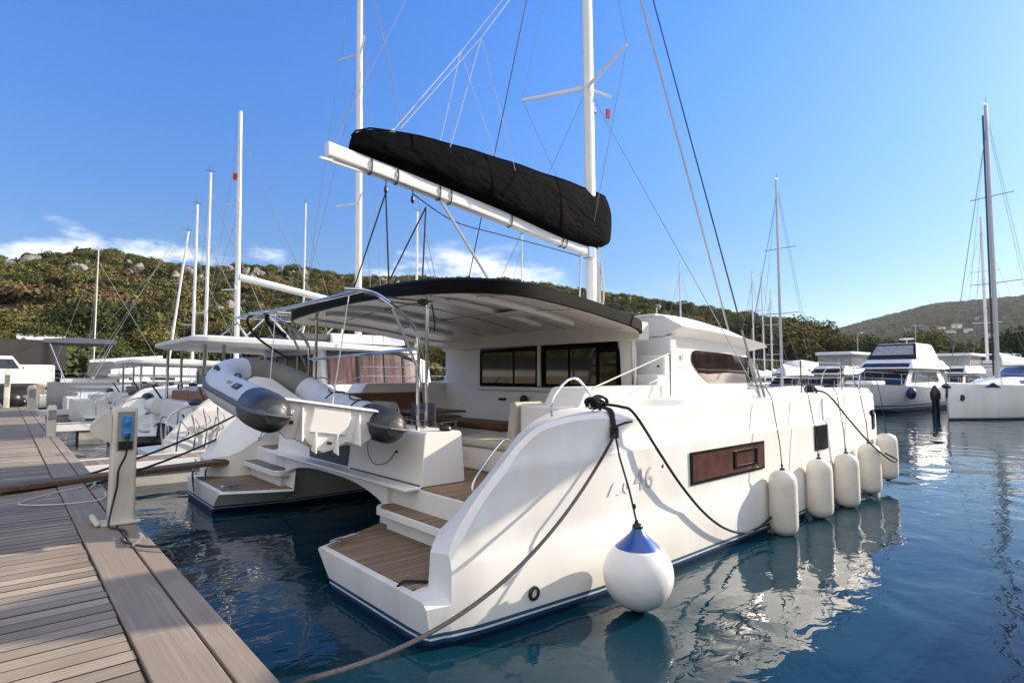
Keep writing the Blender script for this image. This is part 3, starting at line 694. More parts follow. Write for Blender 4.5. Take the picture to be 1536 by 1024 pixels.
m = MB(); m.tube(spline([(3.3,6.5,3.32),(3.8,6.3,3.28),(4.1,6.2,3.27),(4.24,6.52,3.32)]), .012, 6); m.ell((4.0,6.25,3.26), (.09,.05,.045), 10, 6); m.tube(spline([(4.1,6.2,3.24),(4.14,6.2,3.05),(4.18,6.25,2.9)]), .01, 6); m.build('davit_tackle', BLKP, cat)

# ---- mast, boom, cover, rigging
MX, MYY = 9.78, CY
def mastx(z): return MX - .012*(z-3.4)
mast = MB()
rings = []
for z in (3.2, 6, 10, 15, 20):
    k = 1 if z < 12 else .85
    rings.append([(mastx(z)+.145*k*math.cos(q), CY+.095*k*math.sin(q), z) for q in (2*math.pi*i/16 for i in range(16))])
mast.loft(rings); mo = mast.build('mast', ALU, cat)
m = MB()
for yy in (-1.55, 1.55): m.tube([(mastx(8.86)-.05, CY, 8.86), (mastx(8.86)-.62, CY+yy, 8.95)], [.055,.04], 8, sx=.6)
m.tube([(mastx(8.86)+.1, CY, 8.86), (mastx(8.86)+.5, CY-.25, 8.72)], .03, 8); m.build('spreader', ALU, mo)
m = MB(); m.ell((mastx(8.4)+.14, CY-.05, 8.35), (.05,.05,.1), 10, 6); m.box((mastx(5)-.18, CY-.10, 4.95), (mastx(5)+.02, CY+.10, 5.25)); m.build('gooseneck', SS, mo)
m = MB()
for k, (dx, dy) in enumerate(((.16,-.06),(.18,-.02),(.13,-.1),(.19,.03))):
    m.tube([(mastx(z)+dx+R.uniform(-.02,.02), CY+dy+R.uniform(-.02,.02), z) for z in (3.45,3.9,4.4,4.9,5.3)], .014, 6)
m.tube(spline([(mastx(4.5)+.2, CY-.1, 4.9),(mastx(4)+.24,CY-.14,4.2),(mastx(4)+.18,CY-.12,3.7),(mastx(4)+.23,CY-.05,4.3),(mastx(4)+.2,CY-.1,4.8)]), .02, 6)
m.build('halyard', ROPEW, mo)
GN = (9.60, CY, 5.12); BE = (3.58, CY, 5.80)
def boompt(t, dz=0): return (lerp(GN[0],BE[0],t), CY, lerp(GN[2],BE[2],t)+dz)
m = MB(); prof = rounded([(-.085,-.13),(.085,-.13),(.075,.11),(-.075,.11)], .04, 3)
m.loft([[(boompt(t)[0], CY+u, boompt(t)[2]+v) for u, v in prof] for t in (0,.25,.5,.75,1)]); bo = m.build('boom', ALU, cat, smooth=40)
m = MB()
for t in (.30, .33): 
    c = boompt(t); 
for t in (.88, .80, .66, .62, .38, .12, .14):
    c = boompt(t); m.tube([(c[0], CY+.10*math.sin(q), c[2]+.145*math.cos(q)-.01) for q in (2*math.pi*k/14 for k in range(15))], .012, 6)
m.build('boom_strap', BLKP, bo)
m = MB(); m.box((3.42, CY-.16, 5.56), (3.62, CY-.12, 5.60)); m.tube([(3.4,CY-.14,5.58),(4.2,CY-.02,5.57)], .018, 6); m.build('boom_end_fitting', ALU, bo)
# sail cover: a stack-pack draped over the boom
cov = MB(); rings = []
TOPZ = [(3.98,6.10),(4.13,6.30),(4.5,6.38),(4.86,6.43),(5.6,6.50),(7.16,6.545),(9.18,6.535),(10.21,6.48),(10.3,6.44)]
BOTZ = [(3.98,5.88),(5.31,5.78),(6.72,5.55),(8.75,5.21),(9.68,5.15),(10.0,5.20),(10.3,5.34)]
XC = [10.30,10.29] + [lerp(10.22, 4.06, i/26) for i in range(27)] + [3.99,3.98]
for i, x in enumerate(XC):
    t = (10.3-x)/6.32
    zb, zt_ = interp(BOTZ, x), interp(TOPZ, x); hgt = zt_-zb
    wd = interp([(0,.17),(.03,.22),(.3,.27),(.7,.25),(.93,.20),(1,.09)], t)
    ring = []
    for u, v in ((-.5,.0),(-.86,.08),(-1.0,.24),(-.98,.44),(-.82,.66),(-.52,.86),(-.12,.99),(.12,.99),(.52,.86),(.82,.66),(.98,.44),(1.0,.24),(.86,.08),(.5,.0)):
        fold = .016*math.sin(t*29 + v*5 + u*2) + .010*math.sin(t*61 - v*7)
        ring.append((x + (.03*math.sin(v*5+t*11) if 1 < i < len(XC)-2 else 0), CY + u*(wd+fold), zb + v*(hgt + .008*math.sin(t*33)*(v > .5))))
    rings.append(ring)
cov.loft(rings); sc_ = cov.build('sail_cover', CANV, bo, smooth=75)
md = sc_.modifiers.new('sub', 'SUBSURF'); md.levels = 2; md.render_levels = 2
m = MB()
for q in (9, 17, 24):
    rg = [Vector(p) for p in rings[q]]; c_ = sum(rg, Vector())/len(rg)
    m.tube([c_ + (p-c_)*1.0 for p in rg], .008, 5)
m.tube([Vector(r_[6])*.5 + Vector(r_[7])*.5 + Vector((0,0,.012)) for r_ in rings[1:]], .016, 5)
m.build('cover_seam', CANV, sc_, smooth=60)
m = MB(); m.prism(rounded([(4.6,6.33),(4.72,6.45),(4.85,6.32)], .02, 2), 'y', CY-.01, CY+.01); m.prism(rounded([(6.6,6.30),(6.68,6.36),(6.8,6.29)], .01, 2), 'y', CY-.05, CY+.02); m.build('sail_corner', WHITEC, bo)
def wire(name, a, b, r=.009, mat=WIRE, s=0., par=None):
    m = MB(); m.tube(sag(a, b, s, 10) if s else [a, b], r, 6); return m.build(name, mat, par or cat)
top17 = (mastx(17), CY, 17.2)
wire('shroud', (8.78, 4.13, 2.0), (mastx(17)-.05, CY-.1, 17.0), .013, WIREK)
wire('shroud', (8.78, 2*CY-4.13, 2.0), (mastx(17)-.05, CY+.1, 17.0), .013, WIREK)
wire('forestay', (16.5, CY-.1, 2.0), (mastx(16)+.1, CY, 16.0), .03, ALUG)
m = MB(); m.tube([(14.3,CY,1.85),(16.6,CY,1.95)], .07, 10); m.tube([(14.35,5.2,1.85),(14.35,11.5,1.85)], .08, 10); m.build('bow_beam', ALU, cat)
for yy in (-1, 1):
    wire('lower_shroud', (8.9, CY+yy*4.15, 2.0), (mastx(8.7)-.05, CY+yy*.1, 8.7), .007)
    wire('spreader_stay', (mastx(8.86)-.62, CY+yy*1.55, 8.95), (mastx(15)-.05, CY+yy*.08, 15), .006)
    wire('diamond_stay', (mastx(8.86)-.62, CY+yy*1.55, 8.95), (mastx(5)-.1, CY+yy*.09, 5.4), .006)
# turnbuckles at the chainplate
for yy in (-1, 1):
    m = MB(); base = Vector((8.78, CY+yy*4.22, 1.98)); dirv = (Vector((mastx(17)-.05, CY+yy*.1, 17.)) - Vector((8.78, CY+yy*4.22, 2.))).normalized()
    m.tube([base, base+dirv*.25], .02, 8); m.tube([base+dirv*.25, base+dirv*.6], .032, 8); m.tube([base+dirv*.6, base+dirv*1.1], .018, 8)
    m.tube([base+Vector((.16,0,0)), base+Vector((.16,0,0))+dirv*.55], .02, 8)
    m.build('turnbuckle', STEEL, cat)
# lazy jacks
for yy in (-.2, .2):
    P = (6.35, CY+yy*1.6, 8.55)
    wire('lazy_jack', P, (mastx(13), CY+yy*.3, 13.4), .006, ROPEW)
    m = MB(); m.tube([P, (4.75, CY+yy, 6.40)], .007, 6); m.tube([P, (5.75, CY+yy, 6.35)], .006, 6); m.tube([P, (7.3, CY+yy, 6.30)], .005, 6); m.build('lazy_jack', ROPEW, cat)
wire('topping_lift', (3.7, CY, 5.95), (mastx(19), CY, 19.5), .006)
# mainsheet and reefing lines below the boom
for tt, dx, dy in ((.83,0,-.1),(.83,.08,.15),(.70,-.3,0.1),(.70,-.2,-.1)):
    c = boompt(tt,-.35); wire('mainsheet', c, (c[0]+dx-.25, CY+dy*6, 3.62), .013, ROPEB)
m = MB()
for tt in (.83, .745):
    c = boompt(tt); m.tube([(c[0],CY,c[2]-.12),(c[0],CY,c[2]-.24)], .008, 6); m.ell((c[0], CY, c[2]-.30), (.035,.03,.075), 10, 6)
m.build('sheet_block', BLKP, bo)
m = MB(); m.tube(spline([boompt(.745,-.2), boompt(.6,-.42), boompt(.42,-.36), boompt(.2,-.26), boompt(.03,-.2)]), .010, 6); m.build('reefing_line', ROPEB, bo)
wire('boom_strut', boompt(.655,-.1), (6.4, CY-.9, 3.55), .026, ROPEW)
wire('boom_strut', boompt(.03,-.1), (9.0, CY-.3, 3.55), .018, ROPEW)
# stanchions, lifelines, gates
for f in (lambda y: y, lambda y: 2*CY-y):
    xs = [(7.55, 4.92), (11.0, 4.4), (13.0, 4.4)]
    for i, (x, y) in enumerate(xs):
        m = MB(); m.tube([(x, f(y), 1.97), (x, f(y), 2.68 if i == 0 else 2.6)], .013, 8); m.build('stanchion', SS, cat)
    for h in (2.58, 2.28):
        pts = [(8.85, f(4.30), h)] + [(x, f(y), h) for x, y in xs[1:]]
        m = MB(); m.tube(pts, .0042, 6); m.build('lifeline', WIRE, cat)
    m = MB(); m.tube([(5.45, f(4.66), 2.16), (7.55, f(4.92), 2.66)], .010, 6); m.tube([(6.9, f(4.85), 2.2), (7.55, f(4.92), 2.36)], .008, 6); m.build('gate_line', ROPEW, cat)
    m = MB(); m.tube(spline([(13.9, f(4.35), 2.02), (13.95, f(4.35), 2.42), (14.3, f(4.5), 2.5), (14.9, f(4.95), 2.52), (15.0, f(5.4), 2.5), (14.9, f(5.5), 2.05)]), .014, 8); m.tube([(14.5, f(4.65), 2.05), (14.52, f(4.65), 2.5)], .013, 8); m.build('pulpit', SS, cat)
    for x, y, s in ((5.08, 4.30, 1.), (11.07, 4.28, .9), (6.9, 5.05, .8)):
        z = 1.905 if x < 6 else 1.99
        m = MB(); m.tube([(x-.06,f(y),z),(x-.06,f(y),z+.05)], .016, 8); m.tube([(x+.06,f(y),z),(x+.06,f(y),z+.05)], .016, 8); m.tube([(x-.18*s,f(y),z+.06),(x,f(y),z+.066),(x+.18*s,f(y),z+.06)], [.012,.02,.012], 8); m.build('cleat', SS, cat)
    m = MB(); m.ell((7.0, f(5.25), 2.02), (.20,.10,.055), 12, 6); m.ell((6.72, f(5.3), 2.03), (.05,.04,.05), 8, 6); m.ell((6.75, f(5.25), 2.11), (.04,.03,.03), 8, 6); m.build('deck_line_bag', BLKP, cat)
# courtesy pennants on the starboard shroud
m = MB(); m.prism([(mastx(8.2)-.25+a, 7.63+b) for a, b in ((0,0),(.09,-.02),(.08,.02),(.0,.03))], 'z', 7.85, 8.05); m.build('pennant', REDC, cat)

# director chairs in the cockpit
def chair(x, y, rz, label):
    t = thing('director_chair', label, 'chair', (x, y, .966), 'grey folding chairs in the cockpit', rz)
    m = MB()
    for s in (-.27, .27):
        for q in (-.22, .22): m.tube([(q, s, .0), (q, s, .62 if q > 0 else .92)], .014, 8)
        m.tube([(-.24, s, .62), (.25, s, .62)], .018, 8)
    for s in (-.24, .24): m.tube([(s, -.27, .04), (s, .27, .44)], .011, 8); m.tube([(s, .27, .04), (s, -.27, .44)], .011, 8)
    m.build('frame', SS, t, local=True)
    m = MB(); m.loft([[(-.24, y_, .45-.03*math.cos(y_*5)), (.24, y_, .45-.03*math.cos(y_*5)), (.24, y_, .462-.03*math.cos(y_*5)), (-.24, y_, .462-.03*math.cos(y_*5))] for y_ in (-.27,-.14,0,.14,.27)]); m.build('seat', FABG, t, local=True)
    m = MB(); m.loft([[(-.235-.03*math.cos(y_*5), y_, .66), (-.235-.03*math.cos(y_*5), y_, .93), (-.215-.03*math.cos(y_*5), y_, .93), (-.215-.03*math.cos(y_*5), y_, .66)] for y_ in (-.28,-.14,0,.14,.28)])
    bk = m.build('backrest', FABG, t, local=True)
    return t, bk
t, bk = chair(5.15, 7.70, rad(8), 'grey canvas folding chair nearer the settee, printed name on its backrest')
m = text_mb('LAGOON', .075, (-.283, .12, .775), (0,-1,0), (0,0,1), .0, 1.0, 'chair_lettering', LETTERD, None)
m.parent = bk
t2, bk2 = chair(5.10, 8.62, rad(-6), 'grey canvas folding chair behind the pole, farther from the settee')
# ================================================================== DINGHY ON THE DAVITS
din = thing('dinghy', 'grey inflatable dinghy hanging tilted from the davits behind the cockpit', 'dinghy', (2.8, 7.6, 1.5))
Ou = Vector((2.79, 6.17, 1.815)); du = Vector((.02, .985, .095)).normalized(); de = Vector((-1.38, .15, .23)).normalized()
dn = du.cross(de); dn = dn if dn.z > 0 else -dn; dn.normalize(); de = (de - du*de.dot(du)).normalized()
def D(a, b, c=0.): return Ou + du*a + de*b + dn*c
HB = .70; TR = .212
def upath(n=40):
    P = []
    for i in range(n+1):
        s = i/n
        P.append(s)
    return P
def ucurve(t):
    """t 0..1 round the U of the tubes: left stern, bow, right stern"""
    La, Lc = 1.75, 1.15
    if t < .36: a = lerp(.28, La, t/.36); return a, HB, .02*a
    if t > .64: a = lerp(La, .28, (t-.64)/.36); return a, -HB, .02*a
    q = (t-.36)/.28*math.pi; a = La + Lc*math.sin(q)**.9; b = HB*math.cos(q)
    if abs(b) < HB: b = math.copysign(abs(b/HB)**.8*HB, b)
    return a, b, .02*a + .20*math.sin(q)**1.5
NU = 54
pts = [D(*ucurve(i/NU)) for i in range(NU+1)]
mb = MB(); mb.tube(pts, TR, 20, up=dn); tube_ = mb.build('inflatable_tube', PVC, din, smooth=60)
mb = MB(); mb.tube([D(*ucurve(t)) for t in [.475+.01*k for k in range(12)]], TR*1.05, 18, up=dn)
mb.build('bow_cover', PVCD, tube_, smooth=60)
for s in (1, -1):
    mb = MB(); mb.tube([D(a, s*HB, .006*a) for a in (.46,.28,.1,-.02,-.10,-.16,-.195,-.208)], [TR*1.035,TR*1.035,TR*1.02,TR*.97,TR*.82,TR*.58,TR*.3,.005], 22, up=dn); cn = mb.build('stern_cone', RUB, din, smooth=60)
    mb = MB(); mb.tube([D(a, s*(HB+.0), .006*a) for a in (-.17,-.20,-.222,-.226)], [TR*.52,TR*.45,TR*.2,.004], 16, up=dn); mb.build('cone_tip', RUBL, cn, smooth=60)
    # rubbing strake round the outer side and over the cone
    st = []
    for i in range(28):
        t = i/27*.5
        a, b, c = ucurve(t); st.append((a, b, c))
    side = []
    for k, (a, b, c) in enumerate(st):
        a2, b2, c2 = ucurve(min(1, k/27*.5+.005)); tx, ty = a2-a, b2-b
        L_ = math.hypot(tx, ty) or 1; nx, ny = ty/L_, -tx/L_
        if nx*(a-1.2)+ny*b < 0: nx, ny = -nx, -ny
        side.append(D(a+nx*(TR+.006), s*(b+ny*(TR+.006)), c))
    cone = [D(-.19, s*(HB+.11)), D(-.12, s*(HB+.175)), D(.0, s*(HB+.21)), D(.14, s*(HB+.222))]
    mb = MB(); mb.tube(cone + side, .032, 8, up=dn); mb.build('rubbing_strake', RUBL, tube_, smooth=60)
    mb = MB(); mb.tube([D(-.225, s*(HB-.11)), D(-.235, s*HB), D(-.225, s*(HB+.11)), D(-.12, s*(HB+.195)), D(.05, s*(HB+.222))], .020, 8, up=dn); mb.tube([D(-.225, s*(HB-.11)), D(-.12, s*(HB-.195)), D(.05, s*(HB-.222)), D(.3, s*(HB-.222))], .019, 8, up=dn); mb.build('cone_ridge', RUBL, cn, smooth=60)
# rigid hull, floor and transom
mb = MB(); rings = []
for a, k, dz in ((.16,1,0),(.9,1,0),(1.6,.95,.04),(2.2,.72,.14),(2.6,.38,.28),(2.8,.08,.36)):
    rings.append([D(a, b*k, c+dz) for b, c in ((.62,-.12),(.40,-.26),(.12,-.33),(0,-.40),(-.12,-.33),(-.40,-.26),(-.62,-.12),(-.5,-.09),(.5,-.09))])
mb.loft(rings); mb.build('rigid_hull', GEL, din, bevel=.01, smooth=30)
def dbox(m, a0, a1, b0, b1, c0, c1):
    Mx = Matrix(((du.x,de.x,dn.x,Ou.x),(du.y,de.y,dn.y,Ou.y),(du.z,de.z,dn.z,Ou.z),(0,0,0,1))); m.box((a0,b0,c0),(a1,b1,c1), Mx)
def dprism(m, poly, a0, a1):
    m.loft([[D(a0, b, c) for b, c in poly], [D(a1, b, c) for b, c in poly]])
mb = MB(); dprism(mb, [(.56,.15),(-.56,.15),(-.56,-.18),(-.44,-.27),(-.25,-.25),(-.12,-.345),(0,-.39),(.12,-.345),(.25,-.25),(.44,-.27),(.56,-.18)], .10, .17)
tr_ = mb.build('transom', GEL, din, bevel=.012)
mb = MB(); dbox(mb, .075, .10, -.23, .22, -.17, .13); dbox(mb, .05, .20, -.56, .56, .14, .165); mb.build('outboard_pad', GEL, tr_, bevel=.012)
mb = MB()
for b in (.34, -.34):
    mb.loft([[D(.10, b-.012*k, .13), D(.10, b-.012*k, -.26), D(-.10, b-.012*k, -.25)] for k in (-1,1)])
for b in (.14, -.12): mb.loft([[D(.10, b-.01*k, -.10), D(.10, b-.01*k, -.37), D(-.05, b-.01*k, -.38)] for k in (-1,1)])
mb.build('transom_bracket', GEL, tr_, bevel=.008)
mb = MB(); dbox(mb, .06, .075, .42, .46, -.1, -.06); dbox(mb, .03, .06, -.05, .0, -.28, -.25); mb.build('drain_plug', BLKP, tr_)
mb = MB(); dbox(mb, 1.2, 1.5, -.45, .45, .0, .05); mb.build('thwart', GELG, din, bevel=.02)
# handles, badge, grab line, slings
def onTube(a, ang, r=TR+.012, s=1): return D(a, s*HB + r*math.cos(ang)*s, .02*a + r*math.sin(ang))
mb = MB(); mb.loft([[onTube(.72, q, TR+e) for q in (.62,.80,.98)] + [onTube(.95, q, TR+e) for q in (.98,.80,.62)] for e in (.0,.012)]); bd = mb.build('badge', BLKP, tube_)
mb = MB(); mb.loft([[onTube(.78, q, TR+e) for q in (.70,.9)] + [onTube(.90, q, TR+e) for q in (.9,.70)] for e in (.0121,.016)]); mb.build('badge_emblem', PVCD, bd)
mb = MB()
for a0 in (1.10, 1.2): mb.loft([[onTube(a0, q, TR+e) for q in (.72,.95)] + [onTube(a0+.07, q, TR+e) for q in (.9,.75)] for e in (.0,.006)])
mb.build('tube_logo', FABL, tube_)
mb = MB(); mb.tube(spline([onTube(2.05, 1.25, TR), onTube(2.09, 1.25, TR+.05), onTube(2.2, 1.25, TR+.05), onTube(2.24, 1.25, TR)]), .022, 8); mb.tube(spline([onTube(1.45, 1.75, TR), onTube(1.5, 1.75, TR+.03), onTube(1.62, 1.75, TR+.03), onTube(1.68, 1.75, TR)]), .016, 8); mb.build('carry_handle', BLKP, tube_)
mb = MB(); mb.tube([onTube(a, 1.9+.25*math.sin(a*9), TR+.012, -1) for a in [.5+.06*k for k in range(22)]], .008, 6)
for a in (.72, 1.5): mb.tube([onTube(a, q, TR+.006, -1) for q in (.6,.9,1.2,1.5,1.9,2.3,2.7)], .012, 6)
mb.build('grab_line', ROPEB, tube_)
for pq in ([D(.12, .0, .15), Vector((3.15, 6.6, 3.3))], [onTube(.9, 2.6, TR, -1), D(.2, .30, .14)], [D(2.0, 0.1, .1), Vector((3.2, 9.3, 3.3))]): mb = MB(); mb.tube(pq, .007, 6); mb.build('lifting_sling', ROPEW, din)

# ================================================================== FENDERS AND BUOY
def make_fender(label):
    t = thing('fender', label, 'fender', (0,0,0), 'long white fenders along the starboard hull')
    m = MB(); r = .20
    m.lathe([(.02,-.96),(.05,-.955),(.09,-.945),(.15,-.91),(.185,-.86),(r,-.79),(r,-.5),(r*.99,-.2),(.188,-.12),(.16,-.06),(.10,-.018),(.05,-.004),(.02,.0)], (0,0,0), 24); m.build('body', FEND, t, local=True, smooth=60)
    m = MB(); m.lathe([(.03,-.99),(.045,-.985),(.045,-.955),(.02,-.95)], (0,0,0), 12); m.lathe([(.035,-.01),(.04,.0),(.035,.02),(.015,.03)], (0,0,0), 12); m.build('valve', BLKP, t, local=True)
    m = MB(); m.tube([(0,0,.0),(0,.03,.4),(0,.13,1.05),(0,.22,1.22),(0,.5,1.235)], .0075, 6); m.ell((0,0.005,.06), (.018,.018,.03), 8, 6); m.build('lanyard', ROPEG, t, local=True)
    return t
fl = [('nearest of the five long white fenders, beside the bronze hull window', 8.68, .93, 0),
      ('second long white fender, between the nearest one and the small dark square window', 10.08, .96, .04),
      ('middle one of the five long white fenders, hanging below the small dark square window', 11.33, .94, -.03),
      ('fourth long white fender, black rope looped across it', 12.55, 1.02, .05),
      ('farthest long white fender, hanging last in the row at the bow', 13.85, 1.13, -.02)]
f0 = make_fender(fl[0][0]); 
for i, (lb, x, zt, tl) in enumerate(fl):
    o = f0 if i == 0 else copy_tree(f0)
    o['label'] = lb; o.location = (x, interp(YW, x) - .19, zt); o.rotation_euler = (0, 0, tl*5)
bu = thing('ball_buoy', 'large round white fender ball with blue top hanging at the stern quarter', 'fender', (4.78, 3.52, .36))
m = MB(); r = .345
prof = [(r*math.sin(q), -r*math.cos(q)) for q in [.08+.09*k for k in range(28)] if q < 2.46]
m.lathe([(.01,-r*1.0)] + prof, (4.78, 3.52, .36), 36); m.build('ball', FENDW, bu, smooth=70)
m = MB(); m.lathe([(.222,.262),(.20,.285),(.13,.345),(.085,.385),(.06,.42),(.05,.445),(.02,.45)], (4.78,3.52,.36), 28); m.build('cap', BLUEV, bu, smooth=60)
m = MB(); m.lathe([(.05,.43),(.055,.455),(.045,.48),(.02,.49)], (4.78,3.52,.36), 14); m.tube([(4.76,3.52,.82),(4.76,3.53,.87),(4.79,3.53,.87),(4.79,3.52,.82)], .012, 6); m.lathe([(.05,-.36),(.06,-.35),(.05,-.33)], (4.78,3.52,.36), 14); m.build('rope_eye', BLKP, bu, smooth=60)
m = MB(); m.tube([(4.78,3.53,.86),(4.84,3.66,1.15),(4.92,3.84,1.45),(5.0,3.97,1.72)], .011, 7); m.ell((4.80,3.57,1.0), (.018,.018,.03), 8, 6); m.build('hanging_line', ROPEB, bu)

# ================================================================== ROPES
def rope(label, pts, r=.02, mat=ROPEB, extra=None, name='mooring_rope', group='mooring ropes of the catamaran'):
    m = MB(); m.tube(pts, r, 8)
    if extra: extra(m)
    return tag(m.build(name, mat, smooth=60), label, 'rope', group)
def coil(m):
    c = Vector((5.08, 4.27, 1.99)); rr = random.Random(3)
    for k in range(9):
        a = rr.uniform(0, 3.1); tl = rr.uniform(.5, 1.4); R_ = rr.uniform(.06, .11)
        u = Vector((math.cos(a), math.sin(a), 0)); v = Vector((-math.sin(a)*math.cos(tl), math.cos(a)*math.cos(tl), math.sin(tl)))
        cc = c + Vector((rr.uniform(-.08,.08), rr.uniform(-.05,.05), rr.uniform(-.02,.03)))
        m.tube([cc + u*R_*math.cos(q) + v*R_*.7*math.sin(q) for q in (2*math.pi*i/16 for i in range(17))], .015, 7)
    for k in range(5):
        dx = rr.uniform(-.03,.03)
        m.tube(spline([(5.08+dx, 4.24, 1.96), (5.06+dx, 4.08, 1.93), (5.03+dx, 4.02, 1.83), (5.0+dx*.6, 3.97, 1.70)]), .016, 7)
    for k in range(4): m.tube([Vector((5.0,3.97,1.70)) + Vector((.035*math.cos(q), .035*math.sin(q), -.03*k+.04)) for q in (2*math.pi*i/10 for i in range(11))], .016, 7)
    m.tube([(5.0,3.96,1.76),(5.10,3.90,1.80),(5.20,3.88,1.81)], [.012,.014,.010], 6)
A_ = Vector((5.0, 3.95, 1.70)); B_ = Vector((1.26, 3.08, .70))
mpts = [A_ + (B_-A_)*t - Vector((0,0,.46*4*t*(1-t))) for t in [i/30 for i in range(31)]]
rope('thick black mooring rope from the starboard cleat down to the near edge of the dock', mpts + [Vector((1.0, 2.98, .735)), Vector((.6,2.8,.735))], .016, ROPEG, None)
rope('black rope coiled on the starboard stern cleat and hanging in a loop along the hull', spline([(5.1,4.22,1.99),(5.22,4.05,1.965),(5.34,3.95,1.88),(5.7,3.87,1.42),(6.1,3.86,1.02),(6.6,3.86,.62),(7.1,3.86,.34),(7.6,3.86,.19),(8.1,3.87,.17),(8.7,3.9,.30),(9.1,3.9,.5)], 6), .017, ROPEB, coil)
def coil2(m):
    rr = random.Random(5)
    for k in range(6):
        R_ = rr.uniform(.05,.10); cc = Vector((11.07+rr.uniform(-.1,.1), 4.27, 2.07+rr.uniform(-.03,.03))); a = rr.uniform(0,3)
        m.tube([cc + Vector((math.cos(a)*R_*math.cos(q), math.sin(a)*R_*math.cos(q), R_*.7*math.sin(q))) for q in (2*math.pi*i/14 for i in range(15))], .018, 6)
rope('black rope from the starboard bow cleat draped down across the fourth fender', spline([(11.07,4.2,2.05),(11.2,4.02,1.98),(11.6,3.86,1.58),(12.1,3.72,1.16),(12.55,3.58,.84),(13.0,3.52,.66),(13.35,3.55,.66),(13.5,3.8,.75)], 6), .016, ROPEB, coil2)
rope('short black rope hanging over the transom from the teak swim platform', spline([(3.02,4.52,.425),(2.9,4.62,.432),(2.80,4.68,.43),(2.74,4.68,.36),(2.735,4.66,.2),(2.75,4.6,.02)], 6), .013, ROPEB)
rope('upper black mooring rope from the port stern quarter to the dock', sag((3.9,12.9,1.62),(1.0,11.4,.73),.10), .02, ROPEB)
rope('lower black mooring rope from the port hull to the dock ring', sag((3.45,12.72,1.12),(.96,10.2,.75),.06), .02, ROPEB)
rope('thin pale line lying in a loop on the dock beside the gangway', spline([(.9,10.3,.725),(.5,10.0,.722),(.2,9.5,.722),(.55,9.15,.722),(1.0,9.1,.728),(1.1,9.6,.73)], 6), .009, ROPEW, None, 'loose_line', None)

# ================================================================== GANGWAY
gw = thing('gangway', 'worn brown wooden gangway plank from the dock to the port stern', 'gangway', (.5, 10.6, .73))
ga, gb = Vector((-.05, 10.55, .78)), Vector((3.62, 12.25, .66)); gd = (gb-ga).normalized(); gs = gd.cross(Vector((0,0,1))).normalized(); gu = gs.cross(gd)
m = MB(); m.loft([[p + gs*u + gu*v for u, v in rounded([(-.19,-.035),(.19,-.035),(.19,.035),(-.19,.035)], .012, 2)] for p in (ga, ga.lerp(gb,.4), gb)]); m.build('plank', PLNK, gw, smooth=40)
m = MB(); m.loft([[p + gs*u + gu*v for u, v in ((-.14,.036),(.14,.036),(.14,.055),(-.14,.055))] for p in (ga.lerp(gb,.86), gb)]); m.build('grip_pad', BLKP, gw)
m = MB()
for s in (-.17, .17): m.tube([ga + gs*s + Vector((0,0,-.04)), ga + gs*s - gd*.9 + Vector((0,0,-.045))], .02, 7)
m.build('roller', STEEL, gw)
hoop = thing('boarding_hoop', 'bent stainless hoop rails around the gangway on the port stern', 'rail', (2.8, 12.3, .4))
for dx in (0, .22):
    m = MB(); m.tube(spline([(2.74+dx,12.0,.18),(2.70+dx,12.0,.5),(2.76+dx,12.05,.68),(2.85+dx,12.5,.70),(2.9+dx,12.62,.6),(2.9+dx,12.64,.3)], 6), .02, 8); m.build('hoop', SS, hoop)

